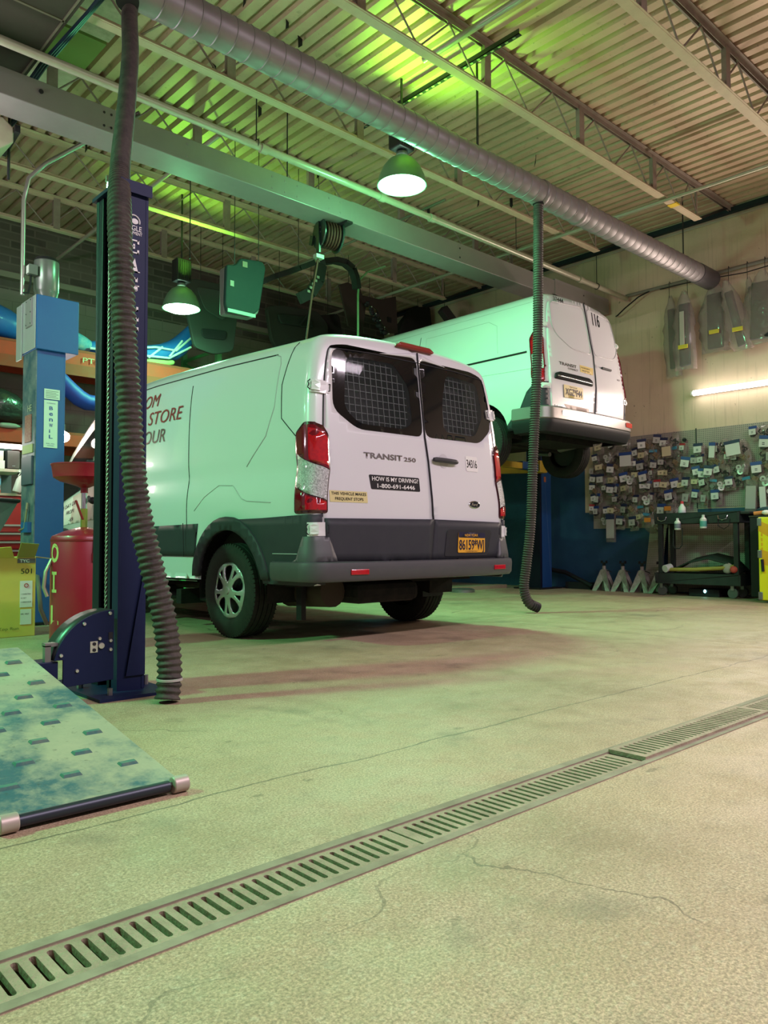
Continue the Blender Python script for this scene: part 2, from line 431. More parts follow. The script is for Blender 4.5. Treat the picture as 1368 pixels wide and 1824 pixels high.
# ------------------------------------------------------------------ joists
def joist(Y, x0, x1, label, seg=1.48, off=0.0):
    zt, zb = ZC-.006, 4.69
    t = thing('steel_joist', label, 'joist', (x0, Y, zb), 'open web steel roof joists')
    b = B()
    for s in (-1, 1):
        b.box(x0-.25, x1, Y+s*.012+min(0, s*.045), Y+s*.012+max(0, s*.045), zt-.006, zt)
        b.box(x0-.25, x1, Y+s*.012, Y+s*.018, zt-.05, zt)
    b.build('top_chord', CREAMJ if Y > 6 else JGREY, t)
    b = B(); x1b = x1-.95
    for s in (-1, 1):
        b.box(x0+.6, x1b, Y+s*.012+min(0, s*.038), Y+s*.012+max(0, s*.038), zb, zb+.006)
        b.box(x0+.6, x1b, Y+s*.012, Y+s*.018, zb, zb+.045)
    b.box(x0+.55, x1b, Y-.035, Y+.035, zb-.003, zb)
    b.build('bottom_chord', CREAMJ, t)
    # web rods and end struts
    b = B(); x = x0+.55+off; pts = []
    while x < x1b-.05:
        e = min(x+seg/2, x1b)
        b.tube([(x, Y, zb+.02), ((x+e)/2+.02, Y, zt-.03)], .009, 6); b.tube([((x+e)/2-.02, Y, zt-.03), (e, Y, zb+.02)], .009, 6)
        x += seg/2
    b.build('web_rods', JGREY, t)
    b = B().bar((x1b+.01, Y, zb+.02), (x1-.12, Y, zt-.04), .035, .03); b.build('end_strut', BLKSTEEL, t)
    B().box(x1b-.06, x1b-.035, Y-.012, Y+.012, zb, zt-.02).build('end_strut', JGREY, t)
    x = x0+.62+off; 
    while x < x1b-.3:
        B().box(x, x+.085, Y-.022, Y+.022, zb+.01, zt-.02).build('web_post', JGREY, t); x += seg
    return t
jl = ['roof joist crossing the upper right corner of the photo', 'roof joist passing just before the duct, with yellow tape near its wall end',
      'roof joist directly over the green lit lamp beside the duct', 'roof joist with grey top chord running above the long steel beam',
      'roof joist behind the beam, above the hanging hose reel', 'last roof joist in front of the upper brick wall']
for i in range(6):
    joist(2.88+1.424*i, -.3, XR-.04, jl[i], off=(.55, .43, .18, .66, .40, .25)[i])
Y1 = 2.88+1.424
o = B().box(8.62, 8.72, Y1-.055, Y1+.055, 4.683, 4.689).box(8.62,8.72,Y1-.056,Y1-.054,4.683,4.70).build('tape_wrap', mat('yellow_tape', (.75,.55,.03), .6)); prop(o, 'yellow tape wrapped round the joist near the wall', 'tape')

# ------------------------------------------------------------------ long beam, pipes, duct
BG = mat('grey_beam_paint', (.26, .235, .235), .36, .25, n=(5, .4, (.31, .285, .28)))
bm_ = thing('steel_beam', 'long grey box beam crossing the hall with bolted splice joints', 'beam', (1.0, 6.25, 4.07))
B().box(-3, 5.2, 6.10, 6.42, 4.065, 4.275).build('beam_section', BG, bm_, bevel=.006)
B().box(5.2, 8.85, 6.105, 6.42, 4.055, 4.285).build('beam_section', BG, bm_, bevel=.006)
B().box(8.85, 10.22, 6.10, 6.46, 4.09, 4.31).build('beam_section', BG, bm_, bevel=.006)
B().box(5.12, 5.2, 6.08, 6.45, 4.03, 4.055).box(8.80, 8.86, 6.08, 6.48, 4.02, 4.075).build('splice_plate', BLKSTEEL, bm_)
for x in (2.55, 2.61, 3.3, 4.2, 4.35, 4.5, 4.9, 5.05, 6.9, 9.55):
    b = B()
    for dz in (.04, .15): b.lathe([(.0, .006), (.009, .005), (.011, 0)], (x, 6.10, 4.07+dz), (0,-1,0), 8)
    b.build('bolt_pair', BLKSTEEL if x in (2.55, 2.61, 6.9, 9.55) else BG, bm_)
B().tube([(2.05, 6.098, 4.19), (2.05, 6.09, 4.19)], .018, 10).build('bolt_hole', BLKSTEEL, bm_)

PIPE = mat('cream_pipe_paint', (.42, .40, .31), .32, .2, n=(8, .4, (.33, .30, .23)))
def pipe(name, pts, r, label, cat, m=PIPE, coup=(), group=None, n=12):
    t = thing(name, label, cat, pts[0], group)
    B().tube(pts, r, n).build('pipe_run', m, t, smooth=True)
    for a in coup:
        a = Vector(a); d = (Vector(pts[1])-Vector(pts[0])).normalized()
        B().tube([a-d*.035, a+d*.035], r*1.28, n).build('coupling', m, t, smooth=True)
    return t
pipe('sprinkler_pipe', [(-2, 5.8, 4.30), (10.2, 5.8, 4.245)], .034, 'long cream sprinkler main pipe in front of the grey beam', 'pipe',
     coup=[(3.9, 5.8, 4.27), (5.35, 5.8, 4.267), (6.1, 5.8, 4.263), (9.0, 5.8, 4.25)])
pipe('branch_pipe', [(8.45, -1, 4.662), (8.38, 10.9, 4.662)], .021, 'thin cream branch pipe running along the deck ribs on the right', 'pipe', coup=[(8.42, 4.9, 4.662), (8.42, 7.8, 4.662)])
pipe('branch_pipe', [(6.54, 6.0, 4.67), (6.58, 12-1.1, 4.67)], .016, 'thin dull branch pipe running behind the hose reel', 'pipe', m=mat('dull_pipe', (.16,.15,.11), .6))
pipe('branch_pipe', [(3.86, 6.5, 4.664), (3.92, 10.9, 4.664)], .022, 'cream branch pipe right of the navy lift column top', 'pipe')
pipe('branch_pipe', [(4.75, 1.0, 4.90), (4.75, 4.6, 4.90)], .03, 'cream pipe crossing above the duct left of the lamp', 'pipe')
pipe('wall_conduit', [(XR-.05, -2, 4.30), (XR-.05, 5.84, 4.30)], .024, 'grey conduit running along the cream wall', 'conduit', m=mat('grey_conduit', (.20,.19,.15), .6))
pipe('bent_conduit', [(2.95, 6.3, 4.45), (2.42, 7.05, 4.10), (2.30, 7.12, 3.95), (2.27, 7.15, 3.75), (2.27, 7.15, 2.90)], .02, 'bent grey conduit dropping to the motor of the light blue lift post', 'conduit', m=mat('zinc_conduit', (.30,.29,.26), .3, .7))
pipe('bent_conduit', [(6.80, 7.3, 4.30), (6.62, 7.45, 4.22), (6.52, 7.5, 4.10), (6.50, 7.5, 3.9), (6.50, 7.5, 2.2)], .014, 'thin green conduit dropping behind the near van roof', 'conduit', m=mat('green_conduit', (.12,.22,.10), .5))

DY, DZ, DR = 4.55, 4.20, .122
DUCT = mat('spiral_duct_steel', (.24, .225, .23), .46, .45, n=(4, .5, (.32, .30, .305)))
dt = thing('exhaust_duct', 'long round spiral steel exhaust duct hung below the joists', 'duct', (2.1, DY, DZ))
b = B(); prof = []; x = 2.12
while x < 9.75:
    prof += [(DR, x), (DR, x+.118), (DR+.0045, x+.122), (DR+.0045, x+.126), (DR-.001, x+.130)]; x += .132
prof.append((DR, 9.75))
b.lathe(prof, (0, DY, DZ), (1, 0, 0), 40).build('spiral_tube', DUCT, dt, smooth=True)
B().lathe([(0, 9.75), (DR+.008, 9.75), (DR+.008, 10.18), (DR-.004, 10.18), (DR-.004, 9.8)], (0, DY, DZ), (1,0,0), 40).build('end_sleeve', mat('dark_duct_steel', (.13,.12,.13), .5, .5), dt, smooth=True)
B().tube([(2.12, DY, DZ), (2.04, DY, DZ)], DR+.012, 32).build('end_cap', DUCT, dt, smooth=True)
for x in (6.33, 7.0): B().lathe([(DR+.003, 0), (DR+.010, .01), (DR+.010, .05), (DR+.003, .06)], (x, DY, DZ), (1,0,0), 40).build('band_clamp', DUCT, dt, smooth=True)
def rod(x, y, z0, z1, label, r=.006, clevis=None):
    t = thing('hanger_rod', label, 'hanger rod', (x, y, z0), 'threaded rods hanging pipes and duct')
    B().tube([(x, y, z0), (x, y, z1)], r, 6).build('rod', BLKSTEEL, t)
    if clevis: B().tube([(x, y+clevis*math.cos(a), z0-clevis+clevis*math.sin(a)) for a in frange(0, 2*PI, .4)[:-1]], .005, 6, closed=True).build('clevis', BLKSTEEL, t)
rod(5.40, DY, DZ+DR, ZC, 'black rod holding the duct right of the lamp', .012)
rod(9.41, DY, DZ+DR, ZC, 'black rod holding the duct near its wall end', .009)
rod(3.82, 5.8, 4.33, 4.75, 'rod with clevis holding the cream main pipe left of the lamp', .006, .04)
rod(9.41, 5.8, 4.29, 4.69, 'rod with clevis holding the cream main pipe near the wall', .006, .04)
rod(4.16, 5.8, 4.10, 4.72, 'thin rod just right of the left clevis rod', .006)
rod(4.26, 7.8, 3.9, ZC, 'thin rod hanging left of the hose reel over the tailgate panel', .006)
rod(7.6, 5.8, 4.28, 4.75, 'thin rod on the main pipe left of the far exhaust hose', .005)
# slotted angle above the lamp
t = thing('slotted_channel', 'dark slotted steel channel under the deck above the lit lamp', 'channel', (5.15, 4.9, 4.93))
b = B().box(5.11, 5.15, 3.85, 5.95, 4.93, 4.935).box(5.11, 5.115, 3.85, 5.95, 4.93, 4.975); b.build('channel', BLKSTEEL, t)
b = B()
for i in range(26): b.box(5.12, 5.14, 3.9+i*.078, 3.93+i*.078, 4.9285, 4.9295)
b.build('slots', mat('slot_light', (.20,.24,.15), .6), t)

# ================================================================== van body
class Van:
    """surface F(u, s, off): u >= 0 runs forward along the side from the rounded rear corner, u < 0 runs inward across the rear face;
    s runs up the section (metres, s = z on the lower side) to the roof centre"""
    def __init__(v, cx, yr, zf, sec, R, lean, L, hood):
        v.cx, v.yr, v.zf, v.R, v.lean, v.L, v.hood = cx, yr, zf, R, lean, L, hood
        v.sec = [Vector(p) for p in sec]
        v.s = [sec[0][1]]
        for a, b in zip(v.sec, v.sec[1:]): v.s.append(v.s[-1]+(b-a).length)
        v.S = v.s[-1]
    def w(v, s):
        S = v.s; s = max(S[0], min(S[-1], s)); i = 0
        while i < len(S)-2 and s > S[i+1]: i += 1
        t = (s-S[i])/(S[i+1]-S[i]); P = v.sec
        p0, p1, p2, p3 = P[max(i-1, 0)], P[i], P[i+1], P[min(i+2, len(P)-1)]
        h = S[i+1]-S[i]; m1 = (p2-p0)/(S[i+1]-S[max(i-1, 0)])*h; m2 = (p3-p1)/(S[min(i+2, len(P)-1)]-S[i])*h
        t2, t3 = t*t, t*t*t
        q = (2*t3-3*t2+1)*p1+(t3-2*t2+t)*m1+(-2*t3+3*t2)*p2+(t3-t2)*m2
        d = (p2-p0)/(S[i+1]-S[max(i-1, 0)])*(1-t)+(p3-p1)/(S[min(i+2, len(P)-1)]-S[i])*t
        n = Vector((d.y, -d.x)).normalized()
        return q, n
    def yrear(v, w, z): return v.yr + v.lean(z) + .030*(w/1.0)**2 + .045*max(0, abs(w)/1.0-.5)**2
    def F(v, u, s, off=0.0, side=-1):
        q, n = v.w(s); R = v.R
        if u >= 0:
            d = u; e = q - n*R
            y0 = v.yrear(e.x, e.y)
            if d < R: a = math.acos(max(0, 1-d/R)); q2 = e + n*(R*math.sin(a)); nn = (n*math.sin(a), -math.cos(a))
            else: q2 = q; nn = (n, 0)
            y = y0 + d; x, z = q2.x, q2.y
            f = v.hood(y - v.yr, z)   # front shape: (x factor, z)
            x *= f[0]; z = f[1]
            P = Vector((x, y, z)) + Vector((nn[0].x*off, nn[1]*off, nn[0].y*off))
        else:
            e = q - n*R; wx = e.x + u; P = Vector((wx, v.yrear(wx, e.y) - off, e.y))
        return Vector((v.cx + side*P.x, P.y, P.z + v.zf))
    def rear(v, x, z, off=0.0):
        """point of the rear face; x from the centre (negative = driver side, left in the photo), z above the ground"""
        return Vector((v.cx + x, v.yrear(x, z) - off, z + v.zf))
    def edge(v, s):  # half width and height of the rear face outline
        q, n = v.w(s); return q - n*v.R

def tyre_wheel(name, c, r, wdt, side, parent, rim_r, hub='cover', nspoke=10):
    """wheel with axle along X, outer face toward side (-1 left, 1 right)"""
    t = bpy.data.objects.new(name, None); COL.objects.link(t); t.parent = parent; t.location = Vector(c)-parent.location
    h = wdt/2; g = []
    prof = [(rim_r-.005, -h*.80), (rim_r+.02, -h*.95), (r-.055, -h*1.0), (r-.018, -h*.86)]
    for k in range(-2, 3):
        yc = k*h*.34
        prof += [(r-.001-abs(k)*.002, yc-h*.13), (r-.001-abs(k)*.002, yc+h*.13)]
        if k < 2: prof += [(r-.013, yc+h*.14), (r-.013, yc+h*.20)]
    prof += [(r-.018, h*.86), (r-.055, h*1.0), (rim_r+.02, h*.95), (rim_r-.005, h*.80)]
    b = B().lathe(prof, c, (1, 0, 0), 56); nf = len(b.f)
    for i in range(64):       # shoulder sipes, printed dark on the same tyre mesh
        for s in (-1, 1):
            M_ = Matrix.Translation(c) @ Matrix.Rotation(2*PI*i/64, 4, 'X')
            x0, x1 = sorted((s*h*.60, s*h*.88))
            b.box(x0, x1, -.0022, .0022, r-.024, r-.0042, M_)
    b.build('tyre', RUBBER, t, smooth=True)
    x = side*h*.62
    RM = mat('steel_rim', (.05,.05,.05), .5, .4)
    B().lathe([(0, x-side*.09), (rim_r-.03, x-side*.09), (rim_r-.012, x-side*.02), (rim_r-.004, h*.8*side)], c, (1, 0, 0), 40).build('rim', RM, t, smooth=True)
    if hub == 'cover':
        rc = rim_r-.006; cc = Vector(c); holes = []
        pol = lambda q, a: (q*math.cos(a), q*math.sin(a))
        for k in range(5):
            a = 2*PI*k/5+.31; holes.append(rnd_poly([pol(.068, a-.16), pol(.125, a-.34), pol(rc*.88, a-.27), pol(rc*.90, a), pol(rc*.88, a+.27), pol(.125, a+.34), pol(.068, a+.16)], .02, 3))
            a += PI/5; holes.append(rnd_poly([pol(.098, a), pol(rc*.84, a-.13), pol(rc*.84, a+.13)], .012, 3))
        def dome(u, w_):
            q = math.hypot(u, w_)/rc; return cc+Vector((x+side*(.040-.020*q**3-.010*max(0, q-.35)*math.cos(5*(math.atan2(w_, u)-.31))), u, w_))
        pb = patch([pol(rc, 2*PI*i/48) for i in range(48)], holes, dome, frange(-rc, rc, .018), frange(-rc, rc, .018), .02)
        pb.build('hubcap', SILVER, t, smooth=True, solid=.008)
        b = B().lathe([(0, x+side*.048), (.024, x+side*.048), (.031, x+side*.040), (.033, x+side*.03)], c, (1,0,0), 24)
        b.build('centre_cap', SILVER, t, smooth=True)
        B().lathe([(.02, x-side*.03), (rc*.93, x-side*.028), (rc*.95, x+side*.012)], c, (1,0,0), 32).build('wheel_disc', BLACKP, t, smooth=True)
    else:
        B().lathe([(0, x+side*.02), (.06, x+side*.02), (.10, x-side*.02), (.14, x-side*.05)], c, (1,0,0), 24).build('hub', RM, t, smooth=True)
    return t

def decal_fn(v, x0, z0, off=.0035, sh=0): return lambda a, b: v.rear(x0+a, z0+b, off)
def rear_quad(v, pts, off, name, m, parent, d=.03, holes=(), solid=0.0):
    xs = [p[0] for p in pts]; zs = [p[1] for p in pts]
    return patch(pts, list(holes), lambda a, b: v.rear(a, b, off), frange(min(xs), max(xs), .06), frange(min(zs), max(zs), .06), d).build(name, m, parent, smooth='all', solid=solid)
def rnd_poly(pts, r, k=4):
    out = []; n = len(pts)
    for i in range(n):
        p = Vector(pts[i]); a = (Vector(pts[i-1])-p); b = (Vector(pts[(i+1) % n])-p)
        rr_ = min(r, a.length*.45, b.length*.45); A = p+a.normalized()*rr_; Bq = p+b.normalized()*rr_
        for j in range(k+1):
            t = j/k; out.append(tuple((1-t)**2*A+2*t*(1-t)*p+t*t*Bq))
    return out
def line_on(fn, pts, r, name, m, parent, n=6, d=.05, closed=False):
    P = []
    for i in range(len(pts)-(0 if closed else 1)):
        a = Vector(pts[i]); b = Vector(pts[(i+1) % len(pts)]); k = max(1, int((b-a).length/d))
        P += [a.lerp(b, j/k) for j in range(k)]
    if not closed: P.append(Vector(pts[-1]))
    return B().tube([fn(p.x, p.y) for p in P], r, n, closed=closed).build(name, m, parent, smooth='all')
def arch_pts(yc, zc, r, z0, n=18, zs=1.0):
    """wheel opening in (u, s): from the rear foot over the top to the front foot"""
    a0 = math.asin((z0-zc)/r)
    return [(yc - r*math.cos(a), zc + r*zs*math.sin(a)) for a in [a0+(PI-2*a0)*i/n for i in range(n+1)]]
def shell(v, t, name, arch, arch2, smin, ulast, m):
    """both body sides and roof down to the sill, one mesh"""
    b = B()
    for side in (-1, 1):
        out = [(0, smin)]
        for A in (arch, arch2):
            if A: out += A
        out += [(ulast, smin), (ulast, v.S), (0, v.S)]
        gx = [v.R*k for k in (.06, .16, .3, .45, .62, .8, 1.0)] + frange(.12, ulast, .09)
        gy = frange(smin, v.S, .05)
        pb = patch(out, [], lambda a, c: v.F(a, c, 0, side), gx, gy, .05)
        b.add(pb.v, pb.f)
    return b.build(name, m, t, smooth='all')

def make_van(v, t, P):
    A1 = arch_pts(P['aw'], P['ra_z'], P['ra'], P['smin']); A2 = arch_pts(P['aw']+P['wb'], P['ra_z'], P['ra'], P['smin'])
    body = shell(v, t, 'body_shell', A1, A2, P['smin'], P['ulast'], WHITE)
    # inner dark liner: floor pan, wheel wells and cabin block out the light
    x = v.cx; hw = P['hw']-.10; zf = v.zf
    B().box(x-hw, x+hw, v.yr+.35, v.yr+P['len']-.3, zf+P['smin']-.02, zf+P['smin']+.12).build('underbody_pan', UNDER, t)
    for s in (-1, 1):
        for yc in (P['aw'], P['aw']+P['wb']):
            prof = [(P['ra']+.03, 0), (P['ra']+.03, .28), (.05, .28)]
            xo = x + s*(P['hw']-.04); a0 = -1.75 if s < 0 else PI-1.75
            B().lathe(prof, (xo, v.yr+.07+yc, zf+P['ra_z']), (-s, 0, 0), 24, a0, a0+3.5).build('wheel_well', UNDER, t, smooth=True)
    return A1, A2

# ================================================================== near van (on the floor)
def hood1(d, z):
    K = [(-9, 2.19), (.35, 2.19), (1.3, 2.235), (2.4, 2.26), (3.45, 2.25), (3.7, 2.16), (4.45, 1.76), (4.95, 1.22), (5.3, 1.06), (5.45, .80)]
    zt = K[-1][1]
    for a, b in zip(K, K[1:]):
        if d <= b[0]: zt = a[1]+(b[1]-a[1])*(d-a[0])/(b[0]-a[0]); break
    f = 1.0 if d < 3.4 else 1-.11*min(1, (d-3.4)/2.05)**2
    if z > .78: z = .78+(z-.78)*(zt-.78)/(2.19-.78)
    return f, z
SEC1 = [(.985, .40), (1.0, .55), (1.008, .72), (1.013, .90), (1.012, 1.02), (.998, 1.12), (.983, 1.20), (.985, 1.30), (.974, 1.5), (.955, 1.7), (.93, 1.87),
        (.905, 1.98), (.87, 2.07), (.80, 2.125), (.6, 2.160), (.3, 2.180), (0, 2.186)]
v1 = Van(4.065, 3.955, 0.0, SEC1, .085, lambda z: .10*max(0, z-1.0)**1.15, 5.45, hood1)
OUTC[0] = Vector((4.065, 6.5, 1.1))
V1 = thing('cargo_van', 'white cargo van standing on the floor with grey lower cladding and barred rear windows', 'van', (v1.cx, 5.02, 0))
P1 = dict(smin=.42, aw=1.0, wb=3.30, ra=.44, ra_z=.36, ulast=5.35, hw=1.0, len=5.45)
A1, A2 = make_van(v1, V1, P1)
F1 = lambda off, side=-1: (lambda a, b: v1.F(a, b, off, side))
# cladding along the sides
for side in (-1, 1):
    ra = [(x, z) for x, z in arch_pts(1.0, .36, .44, .42)]
    rb = [(x, z) for x, z in arch_pts(4.30, .36, .44, .42)]
    flare = [(x, z) for x, z in arch_pts(1.0, .36, .53, .45)]
    rearpc = [(-.0, .42)] + [ra[0]] + ra[1:5] + [(flare[6][0], flare[6][1]), (.32, .895), (.0, .905)]
    # behind the wheel: whole depth grey
    poly = [(0, .42)] + ra[:10] + [(flare[9][0], .872), (.55, .875), (.0, .888)]
    g = [v1.R*k for k in (.1, .3, .5, .8)]+frange(.1, 5.3, .08)
    patch(poly, [], F1(.012, side), g, frange(.4, 1.0, .06), .05).build('rear_side_cladding', CLAD, V1, smooth='all', solid=-.02)
    # between the wheels: band over a white sill
    top = lambda x: .90-.016*(x-1.0)
    poly = [(1.0+.50, .60), (4.30-.50, .60), (4.30-.47, .825), (1.0+.44, .852)]
    patch(poly, [], F1(.012, side), frange(1.4, 4, .1), frange(.6, .9, .05), .06).build('side_cladding', CLAD, V1, smooth='all', solid=-.02)
    for yc in (1.0, 4.30):
        outer = arch_pts(yc, .36, .535, .45); inner = arch_pts(yc, .36, .44, .45)
        patch(outer+inner[::-1], [], F1(.026, side), frange(yc-.6, yc+.6, .05), frange(.4, .95, .05), .04).build('wheel_arch_trim', CLAD, V1, smooth='all', solid=-.03)
# belt and panel creases on the near side
for nm, pts in (('sliding_door_seam', [(1.62, .60), (1.62, 1.95)]), ('rear_corner_seam', [(.175, 1.42), (.34, 1.56), (.35, 1.80), (.25, 2.12)]),
                ('front_door_seam', [(3.30, .60), (3.30, 1.95)]), ('cladding_seam', [(1.62, .60), (1.62, .86)])):
    line_on(F1(.001 if nm != 'cladding_seam' else .034), pts, .0035, nm, SEAM, V1)
GROOVE = mat('panel_groove', (.42, .42, .44), .35)
line_on(F1(.0), [(.78, 1.25), (.53, 1.45), (.43, 1.65), (.39, 1.96), (.41, 2.02), (.47, 2.04)], .005, 'panel_groove', GROOVE, V1)
line_on(F1(.002), [(.45, 2.04), (4.0, 2.04)], .004, 'roof_gutter', SEAM, V1)
line_on(F1(.0), [(.45, .98), (.75, 1.0), (.82, 1.02), (.95, 1.12), (1.15, 1.13), (1.35, 1.05), (1.5, .95)], .004, 'arch_crease', GROOVE, V1)
line_on(F1(.013), [(.42, .63), (.13, .63)], .0035, 'cladding_crease', GROOVE, V1)
line_on(F1(.013), [(.42, .475), (.10, .475)], .004, 'cladding_crease', SEAM, V1)
# windows and pillar of the cab
patch(rnd_poly([(3.42, 1.30), (4.75, 1.30), (4.62, 1.62), (4.15, 1.84), (3.42, 1.86)], .08), [], F1(.006), frange(3.4, 4.8, .1), frange(1.3, 1.9, .08), .06).build('cab_side_window', GLASS, V1, smooth='all')
b = B()
for side in (-1, 1):
    pb = patch([(3.62, 2.10), (4.85, 2.10), (4.85, v1.S), (3.62, v1.S)], [], F1(.006, side), frange(3.6, 4.9, .1), frange(2.1, v1.S, .12), .08); b.add(pb.v, pb.f)
b.build('windscreen', GLASS, V1, smooth='all')
nose = B().box(v1.cx-.86, v1.cx+.86, 9.0, 9.30, .42, .98); nose.build('nose_panel', CLAD, V1, bevel=.05)
# door wrap graphics on the cab door
patch([(3.45, .93), (4.05, .93), (4.05, 1.27), (3.45, 1.27)], [], F1(.004), frange(3.4, 4.1, .1), frange(.9, 1.3, .06), .06).build('door_graphic', mat('door_graphic', (.62, .42, .42), .4, n=(3, .6, (.70, .66, .66))), V1, smooth='all')
patch([(4.05, .93), (4.50, .93), (4.60, 1.27), (4.05, 1.27)], [], F1(.0045), frange(4.0, 4.7, .1), frange(.9, 1.3, .06), .06).build('door_graphic', PAPER, V1, smooth='all')
text('SAME DAY DEL', .055, lambda a, b: v1.F(4.52-a, 1.16+b, .008), INK, V1, width=.60)
text('FROM', .055, lambda a, b: v1.F(4.20-a, 1.06+b, .008), INK, V1, width=.22)
text('-69', .05, lambda a, b: v1.F(4.10-a, .96+b, .008), INK, V1, width=.12)
patch(rnd_poly([(3.52, 1.14), (3.62, 1.19), (3.74, 1.15), (3.62, 1.11)], .03), [], F1(.008), [3.6], [1.15], .02).build('printed_eye', INK, V1)
# slogan on the side
DKRED = mat('slogan_dark_red', (.30, .035, .03), .4)
BR = mat('slogan_brown', (.10, .055, .04), .4)
for body, z, w_, x_ in (('FROM', 1.90, .48, 2.66), ('STORE', 1.745, .62, 2.36), ('YOUR', 1.585, .50, 2.53)):
    text(body, .115, lambda a, b, x_=x_, z=z: v1.F(x_-a, z+b-.05, .006), DKRED if z > 1.6 else BR, V1, width=w_, shear=.22, bold=.0)

# rear doors: outline follows the body section
def half_outline(v, s0, s1, n=40):
    return [tuple(v.edge(s0+(s1-s0)*i/n)) for i in range(n+1)]
gapx = .004; SX = -.105            # the centre seam sits left of the middle (x from the van centre)
SEAMP = [(.057, .57), (.090, .85), (.081, .90), (.070, 1.08), (.060, 1.30), (.042, 1.48), (.036, 1.80), (.035, 2.118)]
def door_pts(sgn, zb, zt_s, inset=.012):
    o = half_outline(v1, zb, zt_s)
    return [(sgn*(w-inset), z) for w, z in o]
stop = 2.10
for sgn, nm in ((-1, 'rear_door'), (1, 'rear_door')):
    E = door_pts(sgn, .57, 2.10)
    top = E[-1][1]
    C = [(x + sgn*.004, z) for x, z in SEAMP[::-1]]
    out = E + [(sgn*.45, top+.012)] + C
    win = rnd_poly([(.028, 2.08), (-.776, 2.025), (-.80, 1.60), (-.60, 1.478), (.030, 1.478)], .07) if sgn < 0 else \
          rnd_poly([(.050, 2.075), (.82, 2.03), (.868, 1.62), (.695, 1.489), (.055, 1.480)], .07)
    g1 = frange(-1, 1, .06); g2 = frange(.5, 2.1, .06)
    d = patch(out, [win], lambda a, b: v1.rear(a, b, .006), g1, g2, .04).build(nm, WHITE, V1, smooth='all', solid=-.02)
    # lower grey trim of the door
    low = [(.057+sgn*.006, .575)] + [(sgn*(w-.018), z) for w, z in half_outline(v1, .578, .862, 8)] + [(.088+sgn*.006, .872), (.090+sgn*.006, .85)]
    rear_quad(v1, low, .018, 'door_cladding', CLAD, d, .04, solid=-.015)
    # window: black border, glass with wire mesh guard behind
    wn = thing('tmp', None, None); wn.name = 'rear_window'; wn.parent = d; wn.location = -parent_loc(d) + Vector((v1.cx, 4.0, 1.7))
    inner = rnd_poly([(.346, 1.998), (.717, 1.977), (.765, 1.72), (.640, 1.536), (.268, 1.545), (.276, 1.77)], .06) if sgn > 0 else \
            rnd_poly([(-.657, 1.985), (-.217, 1.997), (-.079, 1.843), (-.070, 1.57), (-.16, 1.52), (-.579, 1.521), (-.700, 1.619)], .06)
    o = rear_quad(v1, win, .002, 'window_border', GLASS, wn, .03, holes=[inner]); o.location = -wn.location + Vector((0,0,0)) - parent_loc(d)+parent_loc(d) if False else o.location
    o = rear_quad(v1, inner, .0, 'window_pane', mat('clear_dark_glass', (.04, .05, .05), .04, alpha=.38), wn, .05)
    b = B(); MESHM = mat('mesh_guard_wire', (.26, .29, .29), .5, .3)
    x = -.94
    while x < .94:
        zs = [z/200 for z in range(280, 410) if inside((x, z/200), inner)]
        if len(zs) > 3: b.bar(v1.rear(x, zs[0], -.03), v1.rear(x, zs[-1], -.03), .004, .004)
        x += .052
    z = 1.45
    while z < 2.02:
        xs = [q/100 for q in range(-94, 94) if inside((q/100, z), inner)]
        if len(xs) > 3: b.bar(v1.rear(xs[0], z, -.034), v1.rear(xs[-1], z, -.034), .004, .004)
        z += .052
    b.build('mesh_guard', MESHM, wn)
# door-to-door seam, surrounds
line_on(lambda a, b: v1.rear(a, b, .012), SEAMP, .006, 'centre_seam', SEAM, V1)
for sgn in (-1, 1):
    E = door_pts(sgn, .87, 2.10, .006)
    line_on(lambda a, b: v1.rear(a, b, .004), E + [(sgn*.45, E[-1][1]+.016), (.035, E[-1][1]+.018)], .004, 'door_gap', SEAM, V1)
# fill between the doors and body edge (the body side of the opening)
ed = half_outline(v1, .50, v1.S, 90)
L_ = [(-w, z) for w, z in ed]; R_ = [(w, z) for w, z in ed[::-1]]
hole = [(-.85, .62), (-.85, 1.75), (-.78, 2.07), (.80, 2.07), (.88, 1.75), (.88, .62)]
patch(L_+R_[1:], [hole], lambda a, b: v1.rear(a, b, 0), frange(-1, 1, .1), frange(.4, 2.1, .1), .05).build('rear_frame', WHITE, V1, smooth='all')
CAB = mat('cargo_hold_lining', (.05, .05, .048), .8)
B().box(v1.cx-.83, v1.cx+.83, 4.30, 7.0, .60, 2.04).build('cargo_lining', CAB, V1)
b = B(); b.box(v1.cx-.42, v1.cx-.30, 4.5, 4.6, 1.52, 1.76).box(v1.cx-.75, v1.cx-.72, 4.5, 4.53, 1.5, 1.8).box(v1.cx-.62, v1.cx-.58, 4.5, 4.53, 1.6, 1.85)
